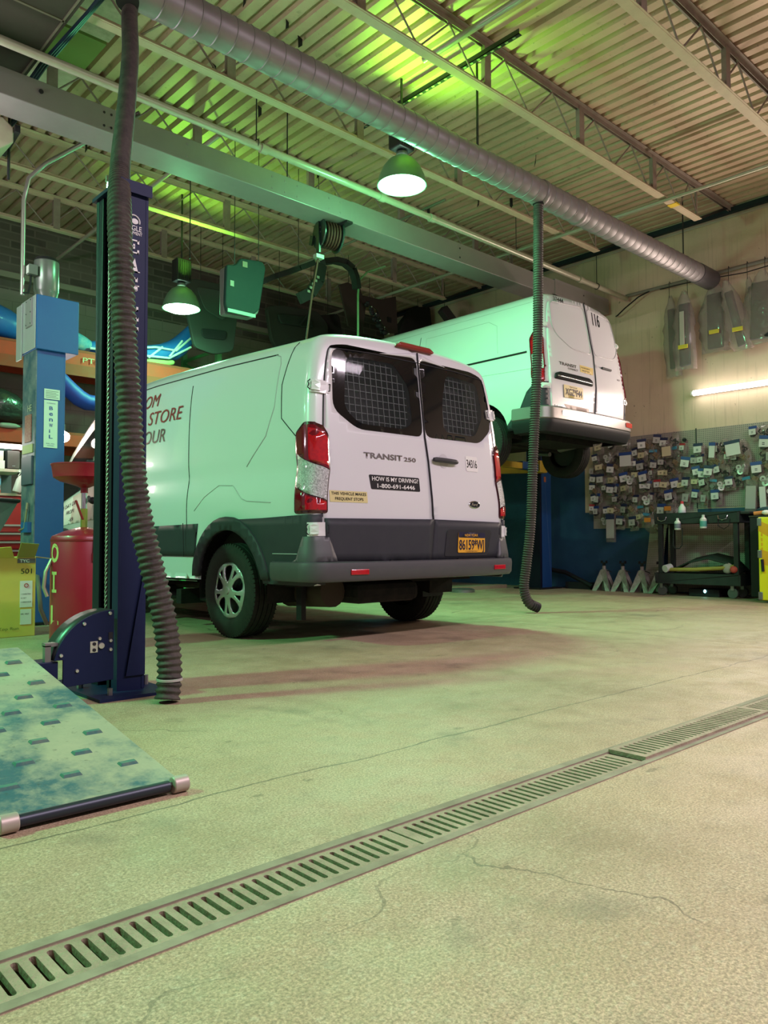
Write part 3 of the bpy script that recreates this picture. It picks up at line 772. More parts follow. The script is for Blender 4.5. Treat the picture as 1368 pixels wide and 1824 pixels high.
# tail lights
def on_uz(uv): return v1.F(uv[0], uv[1])
for side in (-1, 1):
    tl = bpy.data.objects.new('tail_light', None); COL.objects.link(tl); tl.parent = V1; tl.location = Vector((side*.97, -.95, 1.2))
    f = lambda off: (lambda a, b: v1.F(a, b, off, side))
    fr = rnd_poly([(-.045, .895), (-.045, 1.43), (.012, 1.505), (.075, 1.505), (.165, 1.44), (.165, .895)], .022)
    gx = [-.03, -.01, .004, .012, .025, .04, .055, .07, .09, .13]; gy = frange(.9, 1.5, .05)
    DK = mat('light_bezel', (.045, .004, .008), .2, coat=.6)
    patch(fr, [], f(.010), gx, gy, .02).build('bezel', DK, tl, smooth='all', solid=-.02)
    up = [(-.034, 1.20), (-.034, 1.42), (.018, 1.485), (.070, 1.485), (.150, 1.43), (.150, 1.295)]
    ml = [(-.034, .985), (-.034, 1.190), (.142, 1.288), (.142, 1.075)]
    lo = [(-.034, .912), (-.034, .978), (.150, 1.068), (.150, .912)]
    patch(up, [], f(.015), gx, gy, .02).build('brake_lens', DREDL, tl, smooth='all')
    patch([(-.030, 1.215), (-.030, 1.405), (.018, 1.46), (.045, 1.465), (.045, 1.25)], [], f(.0175), gx, gy, .02).build('reflector_lens', REDL, tl, smooth='all')
    patch(ml, [], f(.0175), gx, gy, .02).build('reversing_lens', CLEARL, tl, smooth='all')
    patch(lo, [], f(.015), gx, gy, .02).build('lower_lens', DREDL, tl, smooth='all')
    patch([(-.030, .918), (-.030, .97), (.055, 1.012), (.055, .918)], [], f(.0175), gx, gy, .02).build('reflector_lens', REDL, tl, smooth='all')
# high brake light in the roof edge
hb = B(); 
for i in range(12):
    x = -.13+.30*i/12
o = rear_quad(v1, rnd_poly([(-.185, 2.138), (.20, 2.138), (.20, 2.150), (.16, 2.172), (-.15, 2.172)], .01), .03, 'high_brake_light', mat('dull_red_lens', (.22, .02, .015), .3), V1, .03, solid=-.05)
# hinges
HINGE = mat('hinge_white', (.68, .69, .70), .35, coat=.3)
for side in (-1, 1):
    for z in (1.755, .79):
        hg = B(); u0 = .045
        for (ua, ub, za, zb_, of) in ((-.02, .045, -.045, .045, .016), (.005, .03, -.033, .033, .028), (-.05, -.01, -.038, .038, .012)):
            pb = patch([(ua, z+za), (ub, z+za), (ub, z+zb_), (ua, z+zb_)], [], lambda a, c: v1.F(a, c, of, side), [(ua+ub)/2], [z], .012); hg.add(pb.v, pb.f)
        h = hg.build('door_hinge', HINGE, V1, solid=-.014)
        line_on(lambda a, c: v1.F(a, c, .032, side), [(.035, z-.035), (.045, z-.02), (.040, z), (.045, z+.02), (.035, z+.035)], .004, 'hinge_gap', SEAM, h, d=.01)
        line_on(lambda a, c: v1.F(a, c, .018, side), [(-.035, z-.025), (-.045, z-.025), (-.045, z+.025), (-.035, z+.025)], .003, 'hinge_gap', SEAM, h, d=.01)
# bumper: rear step bar with corner pieces that wrap round
BUMP = mat('bumper_plastic', (.062, .064, .072), .45, n=(14, .3, (.085, .085, .09)))
bp = bpy.data.objects.new('rear_bumper', None); COL.objects.link(bp); bp.parent = V1; bp.location = Vector((0, -1.1, .5))
def bump_sec(x, off=0):   # plan curve of the bumper face
    ax = abs(x)
    if ax < .90: return Vector((x, v1.yrear(x, .6)-.075))
    th = min(1, (ax-.90)/.16)*PI/2
    return None
b = B(); prof = [(.572, .0), (.578, -.06), (.570, -.078), (.545, -.083), (.47, -.078), (.448, -.06), (.44, .02)]
path = []
for i in range(41):
    x = -.90+1.8*i/40; path.append((Vector((x, v1.yrear(x, .6))), Vector((0, 1))))
def corner(s, rev):
    out = []; y0 = v1.yrear(.90, .6)
    for i in range(1, 9):
        th = PI/2*i/8; c_ = Vector((s*.90, y0+.085)); d_ = Vector((s*math.sin(th), -math.cos(th)))
        out.append((c_+d_*.085, -d_))
    for i in range(1, 4): out.append((Vector((s*.985, y0+.085+.10*i)), Vector((-s, 0))))
    return out[::-1] if rev else out
path = corner(-1, True)+path+corner(1, False)
vs = [];
for p_, inw in path:
    for z, o_ in prof: q = p_ + inw*o_*(1 if True else 1); vs.append((v1.cx+q.x, q.y, z))
n = len(prof); fs = [(i*n+j, i*n+j+1, (i+1)*n+j+1, (i+1)*n+j) for i in range(len(path)-1) for j in range(n-1)]
B().add(vs, fs).build('bumper_bar', BUMP, bp, smooth=True)
for side in (-1, 1):      # upright corner piece with the painted scar
    pts = [(-.085, .575), (-.070, .64), (-.045, .745), (.075, .745), (.115, .60), (.17, .575)]
    patch(pts, [], lambda a, c: v1.F(a, c, .045-.03*max(0, (c-.60)/.15), side), [-.04, 0, .01, .02, .04, .06, .09, .12], frange(.58, .74, .03), .02).build('bumper_corner', BUMP, bp, smooth='all', solid=.05)
    xx = -.68 if side < 0 else .79
    o = B().box(xx-.075, xx+.075, -.002, .012, -.018, .018)
    for q in o.v: q.x += v1.cx; y = v1.yrear(q.x-v1.cx, .6)-.083; q.y += y-.004; q.z += .508
    o.build('bumper_reflector', REDL, bp, bevel=.004)
b = B()
for x in (-.35, .35): b.box(v1.cx+x-.012, v1.cx+x+.012, v1.yr-.03, v1.yr+.02, .574, .582)
b.build('step_dowel', BLACKP, bp)
# handle, badge, plate, letters
hd = B(); 
hp = [v1.rear(x, 1.317-.02*(x-.10), .030+.012*math.sin(PI*(x-.10)/.26)) for x in frange(.10, .36, .02)]
hl = bpy.data.objects.new('door_handle', None); COL.objects.link(hl); hl.parent = V1; hl.location = Vector((.23, -1.05, 1.31))
B().tube(hp, [.014]+[.019]*(len(hp)-2)+[.014], 10).build('grip', mat('handle_grey', (.05, .05, .055), .4), hl, smooth=True)
rear_quad(v1, [(.23+.052*math.cos(a), 1.315+.055*math.sin(a)) for a in frange(0, 2*PI, .35)[:-1]], .0085, 'handle_dish', mat('dish_grey_white', (.52, .52, .54), .4), hl, .03)
lp = bpy.data.objects.new('licence_plate', None); COL.objects.link(lp); lp.parent = V1; lp.location = Vector((.51, -1.08, .70))
rear_quad(v1, rnd_poly([(.19, .545+.055), (.22, .78), (.245, .80), (.74, .80), (.76, .78), (.70, .60)], .02), .0225, 'plate_recess', mat('recess_dark', (.028, .029, .033), .5), lp, .05)
YEL = mat('plate_amber', (.70, .36, .03), .45); NAVY = mat('plate_navy', (.02, .02, .05), .5)
rear_quad(v1, rnd_poly([(.335, .625), (.345, .782), (.665, .775), (.665, .625)], .012), .028, 'plate_sheet', YEL, lp, .05)
rear_quad(v1, rnd_poly([(.345, .740), (.345, .782), (.665, .775), (.665, .735)], .01), .0295, 'plate_header', NAVY, lp, .05)
text('NEW YORK', .020, decal_fn(v1, .415, .748, .031), YEL, lp, width=.16, bold=.01)
text('86159*WJ', .078, decal_fn(v1, .350, .648, .031), NAVY, lp, width=.30, bold=.012)
text('* COMMERCIAL *', .010, decal_fn(v1, .42, .630, .031), NAVY, lp, width=.16)
bd = bpy.data.objects.new('oval_badge', None); COL.objects.link(bd); bd.parent = V1; bd.location = Vector((.59, -1.08, .985))
el = lambda rx, rz: [(.56+rx*math.cos(a), .995+rz*math.sin(a)) for a in [2*PI*i/24 for i in range(24)]]
rear_quad(v1, el(.068, .029), .010, 'badge_ring', CHROME, bd, .02, solid=-.004)
rear_quad(v1, el(.060, .023), .012, 'badge_field', mat('badge_dark', (.01, .012, .02), .3), bd, .02)
text('Ford', .024, decal_fn(v1, .520, .985, .0135), CHROME, bd, width=.078, shear=.3, bold=.01)
# model lettering in chrome
text('TRANSIT', .040, decal_fn(v1, -.565, 1.285, .010, 0), mat('badge_silver', (.30, .29, .31), .25, .9), V1, name='model_lettering', width=.36, bold=.022)
text('250', .030, decal_fn(v1, -.19, 1.285, .010, 0), mat('badge_silver', (.3,.29,.31), .25, .9), V1, name='model_lettering', width=.12, bold=.02)
st = bpy.data.objects.new('phone_sticker', None); COL.objects.link(st); st.parent = V1; st.location = Vector((-.28, -1.08, 1.10))
rear_quad(v1, rnd_poly([(-.515, 1.070), (-.53, 1.17), (-.05, 1.17), (-.045, 1.070)], .012), .0085, 'sticker_sheet', INK, st, .05)
text('HOW IS MY DRIVING?', .030, decal_fn(v1, -.505, 1.130, .0105), PAPER, st, width=.44, bold=.015)
text('1-800-691-6446', .030, decal_fn(v1, -.46, 1.082, .0105), PAPER, st, width=.36, bold=.015)
st = bpy.data.objects.new('stops_sticker', None); COL.objects.link(st); st.parent = V1; st.location = Vector((-.70, -1.08, 1.01))
rear_quad(v1, rnd_poly([(-.865, .972), (-.87, 1.048), (-.555, 1.048), (-.55, .972)], .005), .0085, 'sticker_sheet', mat('sticker_yellow', (.62, .55, .26), .6), st, .05)
text('THIS VEHICLE MAKES', .020, decal_fn(v1, -.855, 1.020, .0105), INK, st, width=.29, bold=.004)
text('FREQUENT STOPS', .020, decal_fn(v1, -.825, .985, .0105), INK, st, width=.235, bold=.004)
st = bpy.data.objects.new('number_sticker', None); COL.objects.link(st); st.parent = V1; st.location = Vector((.62, -1.05, 1.31))
rear_quad(v1, rnd_poly([(.490, 1.255), (.490, 1.375), (.635, 1.375), (.635, 1.255)], .015), .0085, 'sticker_sheet', PAPER, st, .05)
text('34316', .065, decal_fn(v1, .500, 1.285, .0105), INK, st, width=.125, bold=.006)
# wheels
cw = dict(r=.352, wdt=.235)
for sx, yy, in ((-1, 5.02), (1, 5.02), (-1, 8.32), (1, 8.32)):
    tyre_wheel('wheel', (v1.cx+sx*.885, yy, .352), .352, .235, sx, V1, .215)
# under the van: axle, exhaust silencer, spare, tow bracket
b = B().tube([(v1.cx-.8, 5.02, .34), (v1.cx+.8, 5.02, .34)], .045, 10).ball((v1.cx, 5.02, .33), .15, .15, .13)
b.build('rear_axle', UNDER, V1, smooth=True)
B().tube([(v1.cx-.62, 4.25, .36), (v1.cx-.62, 4.75, .34)], .11, 14).tube([(v1.cx-.62, 4.75, .36), (v1.cx-.5, 8, .30)], .03, 8).build('silencer', mat('rusty_exhaust', (.06,.045,.035), .7), V1, smooth=True)
B().box(v1.cx-.50, v1.cx+.12, 4.12, 4.60, .27, .42).build('spare_tray', UNDER, V1, bevel=.05)
B().box(v1.cx-.78, v1.cx-.74, 4.4, 4.46, .16, .42).box(v1.cx+.70, v1.cx+.95, 4.66, 4.68, .24, .42).build('mud_flap', BLACKP, V1)
b = B()
for i in range(3): b.box(v1.cx-.90, v1.cx-.5, 5.9+i*.7, 5.98+i*.7, .20, .32)
b.tube([(v1.cx-.7, 5.5, .24), (v1.cx-.7, 8.0, .24)], .03, 8).build('chassis_brackets', UNDER, V1)

# ================================================================== raised van
def hood2(d, z):
    K = [(-9, 1.955), (3.1, 1.95), (3.35, 1.80), (4.0, 1.38), (4.35, 1.10), (4.75, .92), (4.85, .75)]
    zt = K[-1][1]
    for a, b in zip(K, K[1:]):
        if d <= b[0]: zt = a[1]+(b[1]-a[1])*(d-a[0])/(b[0]-a[0]); break
    f = 1.0 if d < 3.0 else 1-.15*min(1, (d-3.0)/1.85)**2
    if z > .72: z = .72+(z-.72)*(zt-.72)/(1.955-.72)
    return f, z
_S2 = [(.87, .28), (.885, .45), (.905, .62), (.915, .80), (.912, .92), (.895, 1.0), (.890, 1.10), (.872, 1.3), (.838, 1.52), (.795, 1.68), (.755, 1.755),
        (.69, 1.80), (.5, 1.835), (.25, 1.852), (0, 1.858)]
SEC2 = [(w, z if z < .8 else .8+(z-.8)*1.092) for w, z in _S2]
OUTC[0] = Vector((8.09, 7.5, 2.7))
v2 = Van(8.09, 5.10, 1.70, SEC2, .10, lambda z: .13*max(0, z-.85)**1.1, 4.85, hood2)
V2 = thing('compact_van', 'white compact van without rear windows raised high on the lift', 'van', (v2.cx, 6.0, 1.70))
P2 = dict(smin=.30, aw=.90, wb=3.06, ra=.37, ra_z=.30, ulast=4.8, hw=.90, len=4.85)
make_van(v2, V2, P2)
F2 = lambda off, side=-1: (lambda a, b: v2.F(a, b, off, side))
for side in (-1, 1):
    ra = arch_pts(.90, .30, .37, .30)
    poly = [(0, .30)] + ra[:4] + [(ra[4][0]-.02, .52), (.42, .56), (.28, .62), (.0, .82)]
    poly = [(0, .30), (ra[0][0], .30), (ra[1][0]-.005, ra[1][1]), (.46, .44), (.34, .52), (.22, .72), (.12, .80), (.0, .82)]
    patch(poly, [], F2(.010, side), [v2.R*k for k in (.1,.3,.5,.8)]+frange(.1,.5,.06), frange(.3,.8,.06), .04).build('bumper_side', CLAD, V2, smooth='all', solid=-.02)
BUMPC = mat('chromed_bumper', (.22, .20, .195), .34, .5, n=(6, .3, (.22, .20, .19)))
for nm, pts in (('door_seam', [(2.02, .45), (1.98, 1.1), (1.90, 1.72)]), ('front_seam', [(3.10, .40), (3.10, 1.6)]), ('waist_seam', [(.10, .98), (2.0, 1.05)])):
    line_on(F2(.001), pts, .0035 if nm != 'waist_seam' else .0025, nm, SEAM if nm != 'waist_seam' else GROOVE, V2)
line_on(F2(.004), [(.20, 1.19), (1.98, 1.19)], .011, 'slide_rail', BLACKP, V2)
line_on(F2(.0), [(2.9, 1.78), (.12, 1.80)], .0035, 'roof_crease', GROOVE, V2)
line_on(F2(.0), [(1.80, 1.25), (1.80, 1.68), (.75, 1.68), (.62, 1.60), (.62, 1.25)], .003, 'panel_groove', GROOVE, V2)
patch(rnd_poly([(3.2, 1.08), (4.35, 1.08), (3.9, 1.45), (3.2, 1.55)], .05), [], F2(.006), frange(3.2, 4.4, .1), frange(1.0, 1.6, .08), .06).build('cab_side_window', GLASS, V2, smooth='all')
b = B()
for side in (-1, 1):
    pb = patch([(3.28, 1.80), (4.2, 1.80), (4.2, v2.S), (3.28, v2.S)], [], F2(.006, side), frange(3.3, 4.2, .1), frange(1.8, v2.S, .12), .08); b.add(pb.v, pb.f)
b.build('windscreen', GLASS, V2, smooth='all')
B().box(v2.cx-.75, v2.cx+.75, 9.5, 9.85, 2.05, 2.55).build('nose_panel', CLAD, V2, bevel=.05)
# rear face
ed = half_outline(v2, .40, v2.S, 70)
patch([(-w, z) for w, z in ed]+[(w, z) for w, z in ed[::-1]][1:], [], lambda a, b: v2.rear(a, b, 0), frange(-1, 1, .08), frange(.3, 1.9, .08), .05).build('rear_frame', WHITE, V2, smooth='all')
for sgn in (-1, 1):
    E = [(sgn*(w-.02), z) for w, z in half_outline(v2, .50, 1.90, 34)]
    SM = [(.082, .53), (.128, .97), (.142, 1.266), (.118, 1.44), (.083, 1.915)]
    if sgn < 0: out = E + [(-.3, 1.895)] + [(x-.004, z) for x, z in SM[::-1]]
    else: out = E + [(.45, 1.885)] + [(x+.004, z) for x, z in SM[::-1]]
    d = patch(out, [], lambda a, b: v2.rear(a, b, .012), frange(-1, 1, .06), frange(.5, 1.9, .06), .04).build('rear_door', WHITE, V2, smooth='all', solid=-.012)
    if sgn < 0: q = [(-.638, 1.80), (.06, 1.855), (.105, 1.27), (-.31, 1.276), (-.58, 1.40), (-.655, 1.51)]
    else: q = [(.12, 1.86), (.675, 1.81), (.765, 1.437), (.639, 1.29), (.165, 1.276)]
    line_on(lambda a, b: v2.rear(a, b, .012), rnd_poly(q, .08), .006, 'panel_groove', GROOVE, d, closed=True)
line_on(lambda a, b: v2.rear(a, b, .016), SM, .006, 'centre_seam', SEAM, V2)
for side in (-1, 1):
    tl = bpy.data.objects.new('tail_light', None); COL.objects.link(tl); tl.parent = V2; tl.location = Vector((side*.85, -.8, 1.1))
    f = lambda off: (lambda a, b: v2.F(a, b, off, side))
    gx = [.02, .03, .04, .05, .06, .08, .12]; gy = frange(.6, 1.5, .05)
    patch(rnd_poly([(.012, .80), (.008, 1.34), (.05, 1.47), (.15, 1.34), (.15, .86)], .02), [], f(.010), gx, gy, .03).build('bezel', DREDL, tl, smooth='all', solid=-.02)
    patch([(.018, 1.15), (.015, 1.32), (.05, 1.42), (.13, 1.31), (.13, 1.15)], [], f(.015), gx, gy, .02).build('brake_lens', REDL, tl, smooth='all')
    patch([(.018, .97), (.018, 1.14), (.13, 1.14), (.13, .97)], [], f(.015), gx, gy, .02).build('reversing_lens', CLEARL, tl, smooth='all')
    patch([(.018, .83), (.018, .96), (.13, .96), (.13, .88)], [], f(.015), gx, gy, .02).build('lower_lens', REDL, tl, smooth='all')
    for z in (1.52, .77):
        h = B()
        for (ua, ub, za, zb_, of) in ((-.03, .04, -.03, .03, .018), (.0, .03, -.02, .02, .03)):
            pb = patch([(ua, z+za), (ub, z+za), (ub, z+zb_), (ua, z+zb_)], [], lambda a, c: v2.F(a, c, of, side), [(ua+ub)/2], [z], .015); h.add(pb.v, pb.f)
        h.build('door_hinge', HINGE, V2, solid=-.012)
bp = bpy.data.objects.new('rear_bumper', None); COL.objects.link(bp); bp.parent = V2; bp.location = Vector((0, -.9, .4))
def wrap_bar(v, prof, hwid, rc, ext, name, m, par):
    path = []; y0 = v.yrear(hwid, .5)
    for i in range(31): x = -hwid+2*hwid*i/30; path.append((Vector((x, v.yrear(x, .5))), Vector((0, 1))))
    def cor(s):
        out = []
        for i in range(1, 9):
            th = PI/2*i/8; d_ = Vector((s*math.sin(th), -math.cos(th))); out.append((Vector((s*hwid, y0+rc))+d_*rc, -d_))
        for i in range(1, 4): out.append((Vector((s*(hwid+rc), y0+rc+ext*i/3)), Vector((-s, 0))))
        return out
    path = cor(-1)[::-1]+path+cor(1); vs = []
    for p_, inw in path:
        for z, o_ in prof: q = p_+inw*o_; vs.append((v.cx+q.x, q.y, v.zf+z))
    n = len(prof); fs = [(i*n+j, i*n+j+1, (i+1)*n+j+1, (i+1)*n+j) for i in range(len(path)-1) for j in range(n-1)]
    return B().add(vs, fs).build(name, m, par, smooth=True)
wrap_bar(v2, [(.53, .02), (.535, -.05), (.52, -.07), (.40, -.075), (.385, -.06)], .80, .10, .30, 'bumper_bar', BUMPC, bp)
wrap_bar(v2, [(.388, -.065), (.34, -.07), (.25, -.02), (.24, .10)], .80, .10, .30, 'bumper_valance', BLACKP, bp)
for x in (-.58, .80): rear_quad(v2, rnd_poly([(x-.085, .44), (x-.085, .50), (x+.085, .50), (x+.085, .44)], .02), .078, 'bumper_reflector', REDL, bp, .03)
bar = bpy.data.objects.new('grab_bar', None); COL.objects.link(bar); bar.parent = V2; bar.location = Vector((-.3, -.9, .98))
rear_quad(v2, rnd_poly([(-.72, .865), (-.70, .93), (-.62, .955), (-.03, .955), (.035, .925), (.03, .865)], .02), .030, 'bar_body', BLACKP, bar, .04, solid=-.03)
line_on(lambda a, b: v2.rear(a, b, .038), [(-.68, .90), (.01, .89)], .007, 'bar_edge', CHROME, bar)
B().tube([v2.rear(x, 1.135, .028) for x in frange(.29, .50, .03)], .013, 8).build('door_handle', BLACKP, V2, smooth=True)
lp = bpy.data.objects.new('licence_plate', None); COL.objects.link(lp); lp.parent = V2; lp.location = Vector((-.25, -.9, .75))
rear_quad(v2, rnd_poly([(-.55, .665), (-.56, .815), (-.18, .815), (-.175, .68)], .012), .022, 'plate_sheet', mat('plate_pale_yellow', (.62, .52, .22), .5), lp, .05)
text('XGZ*F44', .08, decal_fn(v2, -.53, .70, .025), NAVY, lp, width=.33, bold=.012)
text('New Jersey', .018, decal_fn(v2, -.45, .79, .025), NAVY, lp, width=.15)
text('116', .165, decal_fn(v2, .235, 1.675, .0145), INK, V2, width=.17, bold=.02)
text('37444', .055, decal_fn(v2, -.56, 1.822, .018), INK, V2, width=.20, bold=.01)
text('TRANSIT', .038, decal_fn(v2, -.60, 1.045, .016), mat('badge_silver', (.3,.29,.31), .25, .9), V2, name='model_lettering', width=.34, bold=.02)
text('CONNECT', .022, decal_fn(v2, -.44, 1.01, .016), mat('badge_silver', (.3,.29,.31), .25, .9), V2, name='model_lettering', width=.20, bold=.02)
text('Schultz', .030, decal_fn(v2, -.73, .535, .016), INK, V2, width=.15, bold=.015)
text('XLT', .02, decal_fn(v2, .65, 1.03, .016), mat('badge_silver', (.3,.29,.31), .25, .9), V2, name='model_lettering', width=.08, bold=.02)
st = bpy.data.objects.new('stops_sticker', None); COL.objects.link(st); st.parent = V2; st.location = Vector((-.03, -.9, 1.0))
rear_quad(v2, [(-.19, 1.015), (-.185, 1.10), (.10, 1.10), (.08, 1.01)], .0145, 'sticker_sheet', mat('sticker_gold', (.62, .48, .15), .6), st, .05)
text('THIS VEHICLE MAKES', .016, decal_fn(v2, -.17, 1.065, .017), INK, st, width=.19, bold=.004)
text('FREQUENT STOPS', .016, decal_fn(v2, -.15, 1.03, .017), INK, st, width=.16, bold=.004)
rear_quad(v2, rnd_poly([(-.47, .535), (-.55, .59), (-.04, .59), (-.05, .54)], .02), .0145, 'patch_plate', mat('patch_pink', (.62, .50, .45), .5), V2, .04)
for sx, yy in ((-1, 6.02), (1, 6.02), (-1, 9.08), (1, 9.08)):
    tyre_wheel('wheel', (v2.cx+sx*.84, yy, 1.70+.20), .335, .215, sx, V2, .20, hub='plain')
B().tube([(v2.cx-.7, 6.02, 1.93), (v2.cx+.7, 6.02, 1.93)], .04, 10).box(v2.cx-.55, v2.cx+.45, 5.35, 5.85, 1.90, 2.06).build('rear_axle', UNDER, V2)
B().tube([(v2.cx+.45, 5.5, 2.0), (v2.cx+.45, 5.85, 1.96)], .09, 12).tube([(v2.cx-.72, 6.35, 1.96), (v2.cx-.40, 6.0, 2.0)], .025, 8).tube([(v2.cx+.55, 6.4, 1.92), (v2.cx+.45, 6.0, 1.86)], .03, 8).build('suspension_arms', mat('dull_alloy', (.14,.14,.14), .5, .5), V2)

OUTC[0] = None

# ================================================================== lamps
def high_bay(loc, label, power, up):
    x, y, z = loc
    t = thing('high_bay_lamp', label, 'lamp', loc, 'high bay lamps under the roof deck')
    prof = [(.235, 0), (.232, .02), (.215, .09), (.18, .17), (.13, .235), (.075, .27), (.07, .275), (.066, .27), (.12, .225), (.17, .16), (.205, .085), (.224, .02), (.228, 0), (.235, 0)]
    B().lathe(prof, loc, (0,0,1), 40).build('reflector_shade', mat('lamp_shade_green_grey', (.16, .30, .20), .4, .3), t, smooth=True)
    B().lathe([(0, .285), (.05, .285), (.055, .30), (.05, .325), (.03, .335), (0, .335)], loc, (0,0,1), 20).build('neck', mat('lamp_cast_metal', (.12,.15,.13), .4, .7), t, smooth=True)
    b = B().box(x-.10, x+.10, y-.075, y+.075, z+.34, z+.62); b.build('ballast_box', BLKSTEEL, t, bevel=.012)
    b = B()
    for i in range(7): b.box(x-.09+i*.028, x-.083+i*.028, y-.085, y+.085, z+.36, z+.58)
    b.build('cooling_ribs', BLKSTEEL, t)
    B().tube([(x, y, z+.62), (x, y, ZC)], .012, 8).build('hanger', BLKSTEEL, t)
    B().lathe([(0, .055), (.09, .048), (.16, .03), (.222, .0)], (x, y, z+.004), (0,0,-1), 40).build('glowing_lens', mat('lamp_glow', (.9,1,.9), .5, emit=(.62, 1.0, .72), es=26), t, smooth=True)
    light('high_bay_light', 'AREA', (x, y, z-.065), power*.9, GREEN, .44, parent=t)
    light('lens_glow_light', 'POINT', (x, y, z-.12), power*.38, GREEN, .09, parent=t)
    # added spot above the shade, standing in for light leaking up to the deck
    light('uplight', 'SPOT', (x-.02, y-.17, z+.34), up, (.28, 1.0, .07), .05, rot=(math.radians(180+22), 0, 0), parent=t, spot=125, blend=.8)
    return t
high_bay((5.06, 5.20, 4.09), 'lit green glowing high bay lamp hanging just behind the steel duct', 190, 150)
high_bay((4.72, 8.85, 3.66), 'smaller looking lit high bay lamp farther back over the storage rack', 140, 110)

TUBE = mat('tube_glow', (1,1,1), .5, emit=(1.0, .93, .88), es=16)
def tube_light(name, p, q, r, label, power, col, face):
    t = thing(name, label, 'tube light', p)
    p = Vector(p); q = Vector(q); d = (q-p).normalized()
    B().bar(p+Vector(face)*-.035, q+Vector(face)*-.035, .05, .05).build('housing', mat('fixture_white', (.7,.68,.65), .5), t)
    B().tube([p, q], r, 10).build('tube', TUBE, t, smooth=True)
    B().box(*sum(([c-.028, c+.028] for c in p), [])).build('end_cap', mat('fixture_white', (.7,.68,.65), .5), t)
    m = (p+q)/2; L_ = (q-p).length
    rx = Vector(face).to_track_quat('-Z', 'Y' if abs(d.y) < .5 else 'X').to_euler()
    o = light('tube_light', 'AREA', m+Vector(face)*.06, power, col, .08, L_, parent=t)
    o.data.shape = 'RECTANGLE'
    zax = -Vector(face).normalized(); yax = d; xax = yax.cross(zax)
    o.rotation_euler = Matrix((xax, yax, zax)).transposed().to_euler()
    return t
tube_light('wall_tube_light', (XR-.09, 4.83, 2.72), (XR-.09, 2.4, 2.72), .035, 'glowing white tube light fixed to the cream wall', 75, (1.0, .78, .66), (-1, 0, .0))

# ================================================================== exhaust hoses
HOSE = mat('hose_rubber', (.050, .043, .040), .6, n=(14, .7, (.10, .085, .072)), bump=(60, .2))
def hose(name, pts, r, pitch, label, amp, m, end=True):
    P = [Vector(p) for p in pts]
    # smooth path
    Q = []
    for i in range(len(P)-1):
        p0, p1, p2, p3 = P[max(i-1,0)], P[i], P[i+1], P[min(i+2, len(P)-1)]
        k = max(2, int((p2-p1).length/(pitch[0]/4)))
        for j in range(k):
            t = j/k; Q.append(.5*((2*p1)+(-p0+p2)*t+(2*p0-5*p1+4*p2-p3)*t*t+(-p0+3*p1-3*p2+p3)*t**3))
    Q.append(P[-1])
    L = [0]
    for a, b in zip(Q, Q[1:]): L.append(L[-1]+(b-a).length)
    tot = L[-1]; pts2 = []; rs = []; ph = 0; d = 0; i = 0
    while d < tot:
        f = d/tot; pit = pitch[0]+(pitch[1]-pitch[0])*max(0, min(1, (f-pitch[2])/.06)) if len(pitch) > 2 else pitch[0]
        st = pit/6; 
        while i < len(L)-2 and L[i+1] < d: i += 1
        u = (d-L[i])/max(1e-9, L[i+1]-L[i]); pts2.append(Q[i].lerp(Q[i+1], u))
        g = 1.0 if len(pitch) <= 2 else (.86+.14*max(0, min(1, (f-pitch[2])/.06)))
        rs.append(r*g*(1 - amp*(.5-.5*math.cos(ph)) *(1.0 if len(pitch) <= 2 or f > pitch[2] else .55)))
        ph += 2*PI/6; d += st
    t = thing(name, label, 'hose', pts[-1], 'ribbed vehicle exhaust hoses hanging from the duct')
    B().tube(pts2, rs, 20, cap=False).build('ribbed_hose', m, t, smooth='all')
    return t, pts2
h, pp = hose('exhaust_hose', [(2.05, 4.52, 4.07), (2.02, 4.47, 3.93), (1.904, 4.2, 3.51), (1.747, 3.9, 2.994), (1.587, 3.6, 2.53), (1.513, 3.43, 2.174), (1.505, 3.38, 1.894), (1.512, 3.36, 1.63), (1.524, 3.34, 1.38), (1.538, 3.33, 1.125), (1.56, 3.31, .872), (1.602, 3.27, .62), (1.649, 3.23, .369), (1.663, 3.20, .15), (1.642, 3.18, .012)], .0565, (.013, .030, .42),
     'thick ribbed grey exhaust hose hanging in front of the navy lift column to the floor', .17, HOSE)
B().tube([(2.03, 4.55, 4.22), (2.025, 4.52, 4.14), (2.00, 4.46, 4.02)], .070, 20).build('collar', mat('dark_collar', (.03,.03,.032), .5), h, smooth=True)
B().lathe([(.053, -.006), (.057, -.005), (.057, .005), (.053, .006)], (1.657, 3.188, .10), (0,0,1), 24).build('wire_band', mat('pale_band', (.4,.38,.36), .5), h, smooth=True)
h, pp = hose('exhaust_hose', [(6.33, 4.55, 4.09), (6.33, 4.56, 3.5), (6.33, 4.58, 2.6), (6.30, 4.62, 1.6), (6.30, 4.66, .9), (6.28, 4.70, .5), (6.26, 4.72, .26), (6.30, 4.70, .11), (6.40, 4.66, .052)], .052, (.024, .024),
     'ribbed exhaust hose hanging alone between the two vans, its open end on the floor', .22, mat('hose_dark', (.055, .050, .045), .5, n=(14, .5, (.10,.09,.08))))
B().lathe([(.045, 0), (.056, 0), (.056, .03), (.045, .03)], (6.33, 4.55, 4.075), (0,0,1), 24).build('collar', BLKSTEEL, h, smooth=True)
B().tube([(6.33, 4.69, .085), (6.405, 4.655, .050)], .050, 20, cap=False).build('hose_mouth', BLACKP, h, smooth=True)

